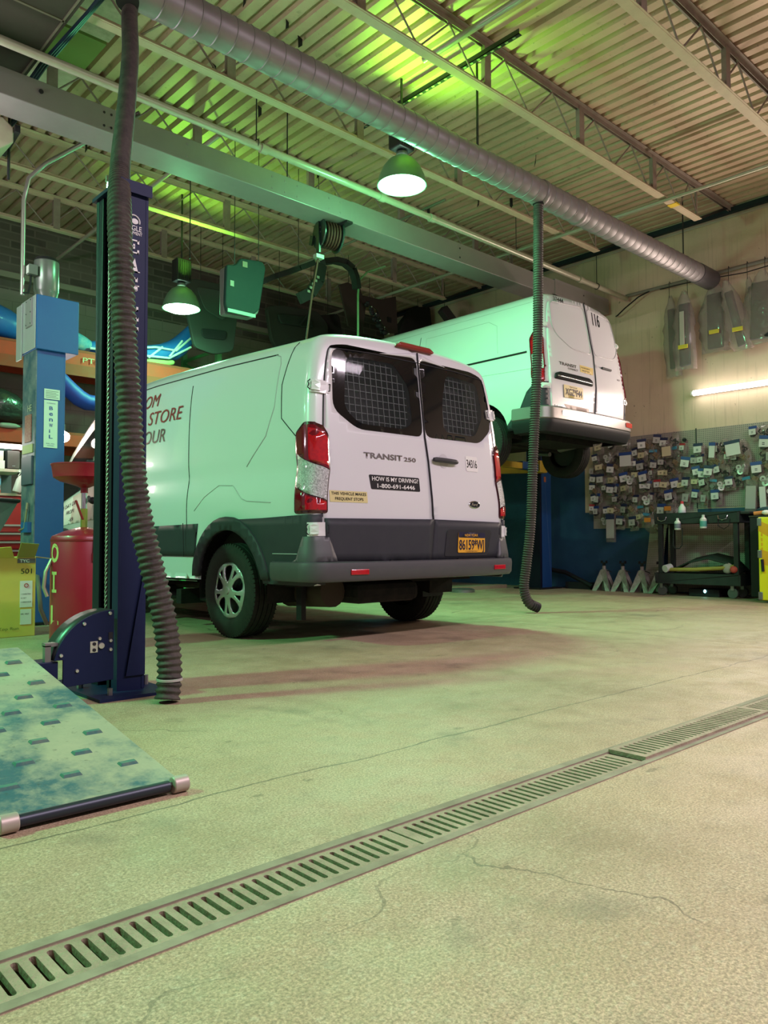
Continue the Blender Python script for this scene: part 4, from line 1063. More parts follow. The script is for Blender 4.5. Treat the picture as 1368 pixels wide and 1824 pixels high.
# ================================================================== navy lift column with cable and sheave guard
NAVYP = mat('navy_enamel', (.008, .014, .055), .5, spec=.2, n=(20, .25, (.013, .02, .07)))
NAVYD = mat('navy_enamel_dark', (.008, .010, .022), .45)
c = thing('lift_column', 'tall navy blue lift column with white letters behind the near ribbed hose', 'lift column', (1.62, 3.7, 0))
H = 2.42
B().box(1.56, 1.695, 3.515, 3.53, .012, H).box(1.56, 1.575, 3.515, 3.58, .012, H)  .box(1.68, 1.695, 3.515, 3.80, .012, H).build('column_face', NAVYP, c, bevel=.003)
B().box(1.56, 1.575, 3.60, 3.63, .012, H).box(1.56, 1.575, 3.73, 3.80, .012, H).box(1.56, 1.695, 3.785, 3.80, .012, H).build('column_channel', NAVYD, c, bevel=.003)
B().box(1.59, 1.60, 3.52, 3.785, .10, H-.02).build('column_inside', NAVYD, c)
B().box(1.545, 1.705, 3.50, 3.83, H, H+.018).box(1.545, 1.705, 3.495, 3.50, H-.04, H+.018).build('top_plate', NAVYP, c)
B().prism([(1.60, .08), (1.694, .08), (1.694, .62), (1.655, .40)], 'y', 3.505, 3.515).build('gusset', NAVYP, c)
B().box(1.42, 1.78, 3.37, 4.02, .0, .014).build('base_plate', NAVYP, c)
b = B().tube([(1.50, 3.45, .014), (1.50, 3.45, .045)], .012, 8); b.build('anchor_bolt', STEEL, c)
B().tube([(1.745, 3.60, .014), (1.745, 3.60, .06)], .012, 8).build('anchor_bolt', STEEL, c)
B().tube([(1.74, 3.75, .014), (1.74, 3.75, .05)], .014, 8).build('anchor_bolt', STEEL, c)
B().tube([(1.47, 3.72, .014), (1.47, 3.72, .045)], .016, 8).build('anchor_bolt', STEEL, c)
B().tube([(1.575, 3.70, H+.018), (1.575, 3.70, H+.075)], .012, 8).tube([(1.575, 3.70, H+.07), (1.575, 3.70, H+.10)], .018, 6).build('cable_stud', mat('shiny_nut', (.5,.6,.5), .25, .8), c)
WH = mat('letter_white', (.75, .74, .76), .5)
def ser(poly_list, z0, hgt, x0, wd):
    b = B()
    for poly in poly_list:
        b.prism([(x0+a*wd, z0+d_*hgt) for a, d_ in poly], 'y', 3.5115, 3.5145)
    return b
R_ = lambda x0, x1, y0, y1: [(x0, y0), (x1, y0), (x1, y1), (x0, y1)]
LET = {'E': [R_(.12,.36,0,1), R_(0,.36,0,.07), R_(0,.9,0,.10), R_(0,.9,.90,1), R_(.36,.62,.46,.54), R_(.55,.66,.32,.68), R_(.80,.92,0,.28), R_(.80,.92,.72,1)],
       'A': [[(.30,0), (.52,1), (.66,1), (.22,0)], [(.58,0), (.86,0), (.66,1), (.45,1)], R_(.05,.38,0,.06), R_(.50,.98,0,.06), R_(.3,.7,.30,.38)],
       'G': [R_(.05,.28,.15,.85), [(.05,.15),(.28,.15),(.5,.08),(.8,.12),(.8,0),(.3,0)], [(.05,.85),(.28,.85),(.5,.92),(.8,.88),(.8,1),(.3,1)], R_(.70,.84,.68,1), R_(.58,.84,.05,.42), R_(.48,.94,.36,.44)],
       'L': [R_(.12,.36,0,1), R_(0,.5,.93,1), R_(0,.9,0,.10), R_(.78,.9,0,.30)]}
for ch, zt in (('E', 2.160), ('A', 2.070), ('G', 1.977), ('L', 1.882), ('E', 1.785)):
    ser(LET[ch], zt-.066, .066, 1.572, .082).build('letter', WH, c)
for z_, s_, w_ in ((2.205, 'EAGLE', .085), (2.185, 'EQUIPMENT', .088), (1.70, 'http://', .06)):
    text(s_, .026 if 'EAGLE' in s_ else .016, lambda a, b, z_=z_: Vector((1.575+a, 3.5135, z_+b)), WH, c, width=w_, bold=.01)
B().tube([(1.620+.030*math.cos(a), 3.514, 2.250+.030*math.sin(a)) for a in frange(-.3, PI+.3, .3)], .0035, 6).ball((1.625, 3.513, 2.250), .018, .002, .014, 10, 6).build('round_logo', WH, c)
# cable
CAB_ = mat('wire_rope', (.42, .40, .38), .4, .7)
b = B()
for k in range(3):
    b.tube([(1.583+.0055*math.cos(z*95+k*2.1), 3.695+.0055*math.sin(z*95+k*2.1), z) for z in frange(.38, H+.02, .012)], .0048, 5, cap=False)
b.build('wire_rope', CAB_, c, smooth='all')
# crossbeam end: rounded sheave guard, beam
g = thing('sheave_guard', 'navy quarter round pulley guard with silver bolts at the foot of the lift column', 'pulley guard', (1.4, 3.45, .08))
poly = [(1.545, .085), (1.305, .075), (1.285, .10), (1.285, .195), (1.245, .195)]
arc = [(1.505-.262*math.cos(a), .150+.250*math.sin(a)) for a in frange(.18, PI/2, .12)]
poly2 = [(1.512, .085), (1.512, .400)] + arc[::-1] + [(1.272, .195), (1.285, .195), (1.285, .075)]
B().prism(poly2, 'y', 3.440, 3.450).build('guard_plate', NAVYP, g, bevel=.002)
b = B(); q = [(1.512, .400)]+arc[::-1]
vs = [(x, 3.445, z) for x, z in q]+[(x-.0, 3.585, z) for x, z in q]; n = len(q)
b.add(vs, [(i, i+1, n+i+1, n+i) for i in range(n-1)]); b.build('guard_rim', mat('worn_black_steel', (.05,.055,.06), .35, .5), g, smooth='all', solid=.006)
BOLT = mat('silver_bolt', (.6, .6, .58), .3, .8)
for x, z in ((1.492, .385), (1.375, .345), (1.275, .215), (1.445, .275), (1.496, .262), (1.496, .222), (1.345, .142)):
    B().lathe([(0, .008), (.007, .007), (.009, 0)], (x, 3.440, z), (0,-1,0), 10).build('bolt', BOLT, g, smooth=True)
B().lathe([(0, .010), (.013, .009), (.0145, 0)], (1.452, 3.440, .243), (0,-1,0), 16).build('axle_end', BOLT, g, smooth=True)
pl = B().box(1.402, 1.436, 3.437, 3.440, .215, .265).build('pin_plate', BOLT, g)
B().tube([(1.42, 3.438, .253), (1.42, 3.434, .253)], .008, 8).tube([(1.42, 3.438, .226), (1.42, 3.434, .226)], .008, 8).build('pin_hole', SEAM, pl)
B().box(1.486, 1.505, 3.437, 3.440, .270, .300).build('bolt_plate', SEAM, g)
B().box(1.215, 1.24, 3.46, 3.49, .19, .26).box(1.215, 1.27, 3.46, 3.50, .255, .27).build('latch', STEEL, g)
cb = B().box(.25, 1.270, 3.455, 3.58, .075, .19); o = cb.build('lift_crossbeam', NAVYP, None, bevel=.004); prop(o, 'navy crossbeam running from the pulley guard under the dusty ramp', 'beam')

# ================================================================== ramp
RMP, nt, p, tc = nodes_mat('dusty_blue_ramp_paint'); o_ = tc.outputs['Object']
cc = mix(nt, noise(nt, o_, 2.5, 6, .7, .40, .56), (.050, .115, .15), (.36, .33, .25))
cc = mix(nt, noise(nt, o_, 9, 6, .75, .46, .68), cc, (.44, .38, .28), .6)
cc = mix(nt, noise(nt, o_, 30, 4, .7, .60, .72), cc, (.05, .06, .05), .6)
nt.links.new(cc, p.inputs['Base Color']); p.inputs['Roughness'].default_value = .55; p.inputs['Metallic'].default_value = .15
bumpn(nt, p, noise(nt, o_, 60, 4, .6, 0, 1), .2, .004)
rp = thing('approach_ramp', 'dusty blue steel approach ramp with raised treads in the lower left', 'ramp', (.85, 2.7, 0))
rz = lambda y: .028+max(0, (y-2.07))*.178
RX0, RX1, RY0, RY1 = .60, 1.095, 2.045, 3.43
b = B(); b.add([(RX0, RY0, rz(RY0)), (RX1, RY0, rz(RY0)), (RX1, RY1, rz(RY1)), (RX0, RY1, rz(RY1)), (RX0, RY0, rz(RY0)-.012), (RX1, RY0, rz(RY0)-.012), (RX1, RY1, rz(RY1)-.012), (RX0, RY1, rz(RY1)-.012)],
  [(0,1,2,3), (7,6,5,4), (0,4,5,1), (1,5,6,2), (2,6,7,3), (3,7,4,0)]); b.build('ramp_plate', RMP, rp, bevel=.002)
B().box(RX1-.012, RX1-.002, RY0+.1, RY1, .0, .04).add([(RX1-.01, RY0+.05, .02), (RX1-.01, RY1, .02), (RX1-.01, RY1, rz(RY1)-.012), (RX1-.01, RY0+.05, rz(RY0+.05)-.012)], [(0,1,2,3)]).build('side_flange', NAVYD, rp)
k = 0
for j in range(11):
    for i in range(3):
        x = RX0+.085+i*.165+(.08 if j % 2 else 0); y = 2.19+j*.128
        if x > RX1-.05 or y > RY1-.08: continue
        z = rz(y+.012); b = B()
        vs = [(x-.028, y, z), (x+.028, y, z), (x+.030, y+.028, z+.004), (x-.030, y+.028, z+.004), (x-.022, y+.006, z+.010), (x+.022, y+.006, z+.010), (x+.024, y+.026, z+.011), (x-.024, y+.026, z+.011)]
        b.add(vs, [(0,1,5,4), (1,2,6,5), (2,3,7,6), (3,0,4,7), (4,5,6,7)]); b.build('tread_lug', mat('lug_blue', (.04, .14, .13), .8, n=(30,.6,(.17,.20,.14))), rp)
B().tube([(RX0+.035, 2.022, .0235), (RX1-.045, 2.022, .0235)], .0155, 14).build('roller_shaft', mat('dark_pipe', (.03,.035,.05), .4, .5), rp, smooth=True)
for xa in (RX0+.005, RX1-.035): B().tube([(xa, 2.020, .024), (xa+.045, 2.020, .024)], .023, 20).build('end_roller', mat('bare_roller', (.42, .35, .31), .45, .3), rp, smooth=True, bevel=.003)
B().add([(RX0, 2.02, .030), (RX1-.01, 2.02, .034), (RX1-.004, 2.06, rz(2.06)), (RX0, 2.06, rz(2.06))], [(0,1,2,3)]).build('front_lip', RMP, rp, solid=.01)

# ================================================================== light blue lift post (2-post lift of the near van)
BLUE = mat('lift_blue', (.010, .085, .30), .5, n=(6, .3, (.015, .11, .33)))
BLUEW = mat('lift_blue_worn', (.035, .075, .12), .5, n=(7, .8, (.22, .21, .24)))
a = thing('lift_post', 'light blue lift post with a grey motor on its head box', 'lift post', (2.46, 7.1, 0))
def slab(b, x0, x1, y0, y1, z0, z1): return b.box(x0, x1, y0, y1, z0, z1)
B().box(2.355, 2.60, 7.0, 7.012, .02, 2.42).box(2.588, 2.60, 7.0, 7.28, .02, 2.42).build('front_channel', BLUE, a, bevel=.003)
B().box(2.345, 2.357, 7.0, 7.33, .02, 2.42).build('side_plate', BLUEW, a, bevel=.003)
B().box(2.30, 2.70, 6.92, 7.42, 0, .02).build('base_plate', UNDER, a)
B().box(2.335, 2.70, 6.96, 7.36, 2.40, 2.88).build('head_box', BLUE, a, bevel=.006)
B().box(2.328, 2.335, 6.98, 7.36, 2.41, 2.88).box(2.315, 2.328, 7.30, 7.44, 2.36, 2.86).build('head_side_cover', mat('bare_panel', (.42, .40, .44), .4, .3), a, bevel=.004)
B().box(2.315, 2.327, 7.05, 7.2, 2.62, 2.86).build('inspection_plate', mat('bare_panel2', (.36,.34,.36), .4, .4), a)
for dy in (.02, .13):
    for dz in (.01, .11, .22): B().lathe([(0, .006), (.007, 0)], (2.315, 7.05+dy, 2.63+dz), (-1,0,0), 8).build('bolt', SEAM, a)
mo = bpy.data.objects.new('motor', None); COL.objects.link(mo); mo.parent = a; mo.location = Vector((.0, 0, 3.0))
MOT = mat('motor_grey_green', (.17, .19, .17), .3, .4)
B().lathe([(0, 3.27), (.085, 3.262), (.104, 3.245), (.106, 3.235), (.106, 2.97), (.10, 2.96), (.09, 2.90), (0, 2.90)], (2.475, 7.15, 0), (0,0,1), 36).build('motor_can', MOT, mo, smooth=True)
B().lathe([(0, 3.274), (.09, 3.270), (.107, 3.25), (.109, 3.24)], (2.475, 7.15, 0), (0,0,1), 36).build('motor_cap', BLACKP, mo, smooth=True)
B().box(2.30, 2.375, 7.07, 7.15, 3.08, 3.17).build('terminal_box', mat('terminal_grey', (.12,.13,.12), .5), mo, bevel=.004)
B().box(2.296, 2.30, 7.08, 7.14, 3.09, 3.16).build('terminal_label', PAPER, mo)
B().tube([(2.33, 7.12, 3.08), (2.325, 7.11, 3.0), (2.29, 7.06, 2.90), (2.24, 7.02, 2.88)], .010, 6).build('motor_cable', BLACKP, mo, smooth=True)
MINT = mat('plate_mint_white', (.60, .66, .60), .5)
B().box(2.418, 2.552, 6.995, 6.998, 1.975, 2.065).build('data_plate', MINT, a)
B().box(2.418, 2.536, 6.995, 6.998, 1.545, 1.965).build('name_plate', MINT, a)
LB = mat('print_blue', (.02, .07, .30), .5)
for i, ch in enumerate('BENWIL'):
    ch = ch if ch in 'B' else {'E': 'e', 'N': 'n', 'W': 'W', 'I': 'i', 'L': 'L'}[ch]
    text(ch, .033 if ch not in 'en' else .040, lambda x, y, i=i: Vector((2.462+x, 6.994, 1.880-i*.0505+y)), LB, a, width=.032 if ch != 'i' else .010, bold=.02)
for z_, s_, w_ in ((1.935, 'SUPERIOR', .075), (1.578, 'IND., INC.', .075), (1.560, 'CONCORD', .06)):
    text(s_, .008, lambda x, y, z_=z_, w_=w_: Vector((2.478-w_/2+x, 6.994, z_+y)), LB, a, width=w_)
b = B()
for i in range(5): b.box(2.43, 2.54-.02*(i % 2), 6.9935, 6.9945, 2.045-i*.014, 2.049-i*.014)
b.build('small_print', mat('print_grey', (.2,.25,.22), .6), a)
B().box(2.338, 2.345, 7.08, 7.24, 1.60, 1.84).build('warning_sticker', mat('sticker_faded_red', (.30, .05, .05), .6, n=(60,.6,(.45,.25,.2))), a)
B().box(2.338, 2.345, 7.04, 7.30, 1.50, 1.575).build('yellow_tag', mat('tag_yellow', (.35,.33,.12), .6), a)
text('HE', .06, lambda x, y: Vector((2.3405, 7.18-x, 1.87+y)), mat('letter_tan', (.5,.42,.33), .6), a, width=.10)
B().box(2.325, 2.345, 7.02, 7.28, 1.22, 1.47).build('control_box', mat('control_blue', (.03,.06,.10), .5), a, bevel=.004)
B().tube([(2.325, 7.10, 1.06), (2.32, 7.10, 1.0)], .012, 8).tube([(2.32, 7.10, 1.0), (2.315, 7.14, .84), (2.30, 7.22, .82)], .009, 8).build('release_lever', mat('lever_brass', (.45,.40,.28), .35, .7), a, smooth=True)
B().box(2.31, 2.345, 7.05, 7.22, .80, .89).build('lever_bracket', BLUE, a)
B().tube([(2.40, 6.80, .02), (2.33, 6.75, .15), (2.32, 6.78, .34), (2.35, 6.90, .42), (2.37, 6.99, .42)], .018, 8).build('hook_handle', mat('hook_steel', (.3,.28,.24), .4, .6), a, smooth=True)

# ================================================================== red oil drain
RED = mat('drain_red', (.30, .004, .022), .38, coat=.15, n=(6, .25, (.22, .004, .015)))
ox, oy = 2.06, 5.18
od = thing('oil_drain', 'red wheeled oil drain tank with funnel pan, lettered OIL in yellow', 'oil drain', (ox, oy, 0))
B().lathe([(0, .035), (.195, .04), (.205, .06), (.205, .735), (.197, .752), (.12, .785), (.03, .81), (0, .81)], (ox, oy, 0), (0,0,1), 48).build('tank', RED, od, smooth=True)
B().lathe([(.207, .715), (.209, .722), (.207, .730)], (ox, oy, 0), (0,0,1), 48).build('tank_band', mat('band_dark_red', (.20,.008,.012), .3), od, smooth=True)
fn_ = [(.03, 1.075), (.05, 1.085), (.155, 1.115), (.195, 1.14), (.207, 1.215), (.213, 1.222), (.213, 1.228), (.203, 1.228), (.19, 1.145), (.15, 1.125), (.03, 1.09)]
B().lathe(fn_, (ox, oy, 0), (0,0,1), 48).build('funnel_pan', RED, od, smooth=True)
B().tube([(ox, oy, 1.04), (ox, oy, 1.09)], .024, 16).build('pan_neck', RED, od, smooth=True)
B().tube([(ox, oy, .93), (ox, oy, 1.045)], .018, 16).build('chrome_stem', CHROME, od, smooth=True)
B().tube([(ox, oy, .80), (ox, oy, .935)], .022, 6).build('brass_valve', mat('brass', (.45, .40, .10), .35, .8), od)
B().ball((ox+.045, oy-.03, .99), .026, .026, .024).build('clamp_knob', BLACKP, od, smooth=True)
B().bar((ox-.02, oy-.03, .86), (ox-.075, oy-.05, .985), .018, .010).build('valve_lever', RED, od, bevel=.004)
B().tube([(ox+.20, oy-.16, .93), (ox+.08, oy-.20, .94), (ox+.04, oy-.21, .88), (ox-.01, oy-.215, .72), (ox-.015, oy-.215, .60)], .011, 8).build('outlet_hose', BLACKP, od, smooth=True)
B().tube([(ox-.014, oy-.215, .64), (ox-.014, oy-.215, .59)], .014, 10).build('hose_clip', RED, od, smooth=True)
B().tube([(ox-.20, oy+.02, .60), (ox-.245, oy, .52), (ox-.255, oy, .42), (ox-.235, oy-.01, .36)], .012, 8).build('side_hose', mat('hose_steel', (.35,.30,.22), .4, .6), od, smooth=True)
YP = mat('letter_yellow', (.50, .42, .16), .6)
def cyl_fn(a0, z0): return lambda x, y: Vector((ox+.2065*math.sin(a0+x/.206), oy-.2065*math.cos(a0+x/.206), z0+y))
a_mid = math.atan2(-ox, oy)  # faces the camera side
for ch, z0, w_ in (('O', .585, .085), ('I', .385, .060), ('L', .185, .09)):
    if ch == 'I':
        for (x0, x1, z1, z2) in ((.0, .06, .0, .02), (.0, .06, .115, .135), (.02, .04, 0, .135)):
            f = cyl_fn(-1.56, z0); patch([(x0, z1), (x1, z1), (x1, z2), (x0, z2)], [], f, [], [], .01).build('letter_stroke', YP, od)
    else: text(ch, .12, cyl_fn(-1.60, z0), YP, od, name='letter', width=w_, bold=.03)

# ================================================================== floor-standing things on the left
YC = mat('yellow_green_card', (.66, .52, .10), .8, n=(8, .3, (.56, .46, .14)))
bx = thing('cardboard_box', 'yellow green cardboard box with open flaps and white labels on the floor', 'cardboard box', (1.9, 6.3, 0))
B().box(1.62, 2.10, 6.20, 6.55, 0, .60).build('carton', YC, bx, bevel=.004)
B().add([(1.96, 6.20, .60), (2.09, 6.20, .60), (2.10, 6.14, .70), (1.97, 6.14, .71)], [(0,1,2,3)]).build('front_flap', mat('card_olive', (.30,.27,.07), .8), bx, solid=.006)
B().add([(2.10, 6.21, .60), (2.10, 6.54, .60), (2.24, 6.54, .585), (2.24, 6.24, .580)], [(0,1,2,3)]).build('side_flap', mat('card_inside', (.55,.47,.30), .8), bx, solid=.006)
B().add([(1.63, 6.20, .60), (1.94, 6.20, .60), (1.90, 6.14, .68), (1.64, 6.14, .66)], [(0,1,2,3)]).build('front_flap', YC, bx, solid=.006)
B().box(1.985, 2.075, 6.196, 6.199, .22, .42).build('shipping_label', PAPER, bx)
B().box(1.99, 2.07, 6.196, 6.199, .09, .205).build('shipping_label', PAPER, bx)
B().tube([(2.03+.014*math.cos(q), 6.194, .385+.014*math.sin(q)) for q in frange(0, 5.9, .4)], .003, 5, closed=True).build('round_mark', mat('mark_red', (.45,.08,.05), .6), bx)
for z_, s_, w_ in ((.315, '1 CONNECTION', .07), (.285, '10 SET', .04), (.255, '1108003SGE', .075), (.165, '00K  080Z', .06)):
    text(s_, .010, lambda x, y, z_=z_: Vector((1.992+x, 6.1945, z_+y)), INK, bx, width=w_)
B().box(1.965, 2.095, 6.196, 6.199, .555, .590).build('tape_strip', mat('grey_tape', (.12,.12,.12), .6), bx)
text('501', .04, lambda x, y: Vector((1.99+x, 6.1945, .475+y)), INK, bx, width=.08)
text('TYC', .024, lambda x, y: Vector((1.98+x, 6.1945, .56+y)), PAPER, bx, width=.07, bold=.02)
text('Genera Top Run', .022, lambda x, y: Vector((1.70+x, 6.1945, .055+y)), mat('print_brown', (.2,.15,.04), .7), bx, width=.28)

rc = thing('tool_chest', 'red tool chest with rows of drawers at the left edge behind the grey bin', 'tool chest', (2.3, 8.7, 0))
RT = mat('toolchest_red', (.40, .02, .02), .3, coat=.4)
B().box(1.8, 2.76, 8.55, 9.05, .06, 1.20).build('chest_body', RT, rc, bevel=.01)
B().box(1.78, 2.78, 8.53, 9.06, 1.20, 1.225).build('chest_top', mat('worktop_tan', (.5,.38,.30), .6), rc)
z = .12
for i in range(9):
    d = B().box(1.84, 2.74, 8.535, 8.55, z, z+.078).build('drawer', RT, rc, bevel=.003)
    B().box(1.84, 2.74, 8.522, 8.537, z+.060, z+.078).build('drawer_rail', mat('drawer_rail_alu', (.55, .52, .50), .35, .6), d); z += .088
B().box(2.0, 2.55, 8.60, 8.95, 1.225, 1.26).build('tray', mat('tray_orange_red', (.5,.10,.06), .4), rc)
gb = thing('grey_bin', 'dark grey plastic bin with a sloping side standing at the left edge', 'bin', (2.3, 7.75, 0))
GB = mat('bin_grey', (.10, .115, .115), .5, n=(8,.4,(.16,.17,.16)))
vs = [(1.70, 7.6, .55), (2.16, 7.6, .55), (2.20, 8.0, .55), (1.70, 8.0, .55), (1.70, 7.55, 1.13), (2.42, 7.62, 1.10), (2.46, 8.05, 1.10), (1.70, 8.05, 1.13)]
vs = [(x-.05*(1-min(1, (z-.55)/.5)) if x > 2 else x, y, z) for x, y, z in vs]
B().add(vs, [(0,1,5,4), (1,2,6,5), (2,3,7,6), (3,0,4,7), (0,3,2,1)]).build('bin_tub', GB, gb, solid=.012)
B().tube([(1.70, 7.55, 1.13), (2.42, 7.62, 1.10), (2.46, 8.05, 1.10), (1.70, 8.05, 1.13)], .018, 8, closed=True).build('bin_rim', mat('rim_dark', (.03,.03,.035), .5), gb)
B().box(1.75, 2.15, 7.6, 8.0, 0, .55).build('bin_stand', UNDER, gb)
sh = thing('wall_shelf', 'pale shelf board with a glowing tube above it at the left edge', 'shelf', (2.3, 8.9, 1.45))
B().box(1.6, 2.74, 8.50, 8.95, 1.445, 1.475).build('shelf_board', mat('shelf_cream', (.55,.48,.42), .6), sh)
B().box(1.6, 2.76, 8.95, 8.98, .9, 1.75).build('back_panel', mat('dull_slate', (.08,.10,.13), .6), sh)
B().box(2.70, 2.74, 8.52, 8.56, 1.225, 1.445).build('shelf_post', BLKSTEEL, sh)
tube_light('shelf_tube_light', (2.74, 8.50, 1.705), (1.7, 8.50, 1.705), .022, 'glowing tube light over the shelf at the left edge', 5, (1, .86, .80), (0, -1, -.2))
sp = thing('loudspeaker', 'small black loudspeaker on the pale shelf beside white boxes', 'loudspeaker', (2.65, 8.60, 1.475))
B().box(2.575, 2.715, 8.52, 8.68, 1.475, 1.675).build('cabinet', BLACKP, sp, bevel=.02)
B().box(2.585, 2.705, 8.514, 8.52, 1.485, 1.665).build('grille', mat('grille_grey', (.09,.08,.08), .8), sp, bevel=.012)
B().box(2.63, 2.66, 8.510, 8.514, 1.505, 1.513).build('badge', CHROME, sp)
b = B().box(2.44, 2.56, 8.52, 8.70, 1.475, 1.56).build('carton', PAPER, None); prop(b, 'lower white carton on the shelf at the left edge', 'carton', 'white cartons stacked on the shelf')
b = B().box(2.43, 2.55, 8.53, 8.70, 1.56, 1.66).build('carton', mat('carton_cream', (.6,.55,.5), .7), None); prop(b, 'upper cream carton on the shelf at the left edge', 'carton', 'white cartons stacked on the shelf')
def spray(x, y, z, label, tilt=.15):
    t = thing('spray_bottle', label, 'bottle', (x, y, z)); t.rotation_euler = (0, tilt, 0)
    ws = mat('milky_plastic', (.62, .60, .60), .4)
    B().lathe([(0, 0), (.038, 0), (.042, .01), (.042, .13), (.030, .165), (.014, .18), (0, .18)], (0,0,0), (0,0,1), 18).build('bottle_body', ws, t, smooth=True, world=False)
    B().box(-.045, .022, -.013, .013, .205, .235).box(-.012, .014, -.012, .012, .178, .21).bar((-.025, 0, .205), (-.035, 0, .165), .01, .008).build('trigger_head', PAPER, t, world=False)
    return t
spray(2.66, 8.46, 1.235, 'white spray bottle hanging under the shelf', .3)
bt = thing('drink_bottle', 'clear plastic bottle with blue label on the tool chest at the left edge', 'bottle', (2.52, 8.62, 1.26))
B().lathe([(0, 0), (.033, 0), (.035, .02), (.035, .14), (.014, .19), (.013, .215), (0, .215)], (2.52, 8.62, 1.26), (0,0,1), 18).build('bottle_body', mat('clear_plastic', (.6,.65,.68), .1, alpha=.5), bt, smooth=True)
B().lathe([(.036, .05), (.0365, .055), (.0365, .115), (.036, .12)], (2.52, 8.62, 1.26), (0,0,1), 18).build('bottle_label', mat('label_cyan', (.15,.45,.6), .5), bt, smooth=True)
B().tube([(2.52, 8.62, 1.475), (2.52, 8.62, 1.495)], .016, 12).build('cap', PAPER, bt)

# work light
wl = thing('work_light', 'bare glowing work bulb between the lift post and the near van', 'work light', (2.96, 8.0, 1.79))
B().ball((2.96, 8.0, 1.79), .062, .062, .056, 20, 12).build('bulb', mat('bulb_glow', (1,1,1), .5, emit=(1.0, .86, .74), es=70), wl, smooth=True)
B().tube([(2.96, 8.03, 1.84), (2.98, 8.08, 1.92)], .028, 12).tube([(2.98, 8.08, 1.92), (2.98, 8.3, 2.4), (2.98, 9.4, 2.95)], .007, 6).build('lamp_cord', BLACKP, wl, smooth=True)
light('bulb_light', 'POINT', (2.96, 7.88, 1.79), 9, (1.0, .70, .52), .06, parent=wl)

# ================================================================== the raised van's lift
a = thing('lift_post', 'dark blue lift post by the right wall with yellow arms under the raised van', 'lift post', (9.9, 7.05, 0))
DB = mat('lift_dark_blue', (.012, .060, .20), .4, coat=.2, n=(5, .3, (.02, .08, .22)))
B().box(9.70, 9.76, 6.98, 7.02, .02, 2.95).box(9.70, 9.98, 7.0, 7.012, .02, 2.95).box(9.70, 9.712, 7.0, 7.25, .02, 2.95).box(9.966, 9.98, 7.0, 7.25, .02, 2.95).build('post_channel', DB, a, bevel=.003)
B().box(9.66, 9.71, 6.98, 7.20, .02, 2.2).build('dark_slot', NAVYD, a)
B().box(9.55, 10.1, 6.9, 7.4, 0, .02).build('base_plate', UNDER, a)
B().box(9.80, 9.85, 6.996, 7.0, 1.62, 1.70).build('warning_sticker', mat('sticker_orange_red', (.40,.12,.05), .6), a)
YEL2 = mat('arm_yellow', (.50, .33, .02), .45, n=(12, .5, (.30,.20,.04)))
B().box(9.52, 9.70, 6.86, 7.10, 1.74, 1.92).build('carriage', YEL2, a, bevel=.01)
B().bar((9.6, 6.96, 1.82), (9.05, 6.88, 1.82), .11, .11).build('arm', DB, a, bevel=.006)
B().bar((9.08, 6.885, 1.81), (8.45, 6.80, 1.80), .09, .09).build('arm_extension', YEL2, a, bevel=.006)
B().tube([(8.50, 6.80, 1.84), (8.50, 6.80, 1.985)], .05, 14).build('lift_pad', BLACKP, a)
B().bar((9.6, 7.1, 1.80), (8.75, 8.3, 1.80), .10, .10).tube([(8.78, 8.25, 1.84), (8.78, 8.25, 1.985)], .05, 14).build('rear_arm', YEL2, a)
a2 = thing('lift_post', 'matching blue lift post hidden behind the near van, holding the raised van', 'lift post', (6.5, 7.05, 0))
B().box(6.38, 6.66, 7.0, 7.25, .02, 1.95).box(6.25, 6.8, 6.9, 7.4, 0, .02).build('post_channel', DB, a2, bevel=.003)
B().bar((6.62, 7.05, 1.80), (7.6, 6.80, 1.80), .10, .10).build('arm', YEL2, a2)
B().tube([(7.55, 6.81, 1.84), (7.55, 6.81, 1.985)], .05, 14).build('lift_pad', BLACKP, a2)
b = B().box(7.6, 9.58, 7.55, 7.75, 0, .055); prop(b.build('wooden_plank', mat('plank_dusty', (.24,.18,.12), .8, n=(6,.5,(.33,.27,.19)))), 'long dusty wooden plank on the floor below the raised van', 'plank')
b = B().lathe([(0, .02), (.16, .02), (.18, 0), (.18, .035), (.15, .05), (0, .05)], (8.35, 7.38, 0), (0,0,1), 24); prop(b.build('steel_disc', STEEL, None, smooth=True), 'round steel disc on the floor near the plank', 'disc')

# ================================================================== pegboards and bagged parts
PEG, nt, p, tc = nodes_mat('white_pegboard'); o_ = tc.outputs['Object']
xyz = sep(nt, o_)
def dot(sy):
    fy = mth(nt, 'SUBTRACT', mth(nt, 'FRACT', mth(nt, 'DIVIDE', xyz[1], sy)), .5); fz = mth(nt, 'SUBTRACT', mth(nt, 'FRACT', mth(nt, 'DIVIDE', xyz[2], sy)), .5)
    return mth(nt, 'LESS_THAN', mth(nt, 'ADD', mth(nt, 'MULTIPLY', fy, fy), mth(nt, 'MULTIPLY', fz, fz)), .045)
nt.links.new(mix(nt, dot(.0254), mix(nt, noise(nt, o_, 3, 4), (.36, .32, .27), (.29, .255, .21)), (.06, .055, .05)), p.inputs['Base Color']); p.inputs['Roughness'].default_value = .6
def board(y0, y1, z0, z1, label, x=XR):
    prop(B().box(x-.012, x-.001, y0, y1, z0, z1).build('pegboard', PEG), label, 'pegboard', 'white pegboards on the right wall')
board(4.842, 6.45, .905, 2.235, 'white pegboard panel nearest the raised van, crowded with bagged parts')
board(2.4, 4.838, 1.165, 2.235, 'white pegboard panel under the wall tube light')
o = B().box(-.006, .006, -.62, .62, 0, 1.02).build('pegboard', PEG, None); o.location = (10.19, 4.62, .02); o.rotation_euler = (0, math.radians(4), 0); prop(o, 'loose pegboard sheet leaning on the wall behind the black cart', 'pegboard', 'white pegboards on the right wall')
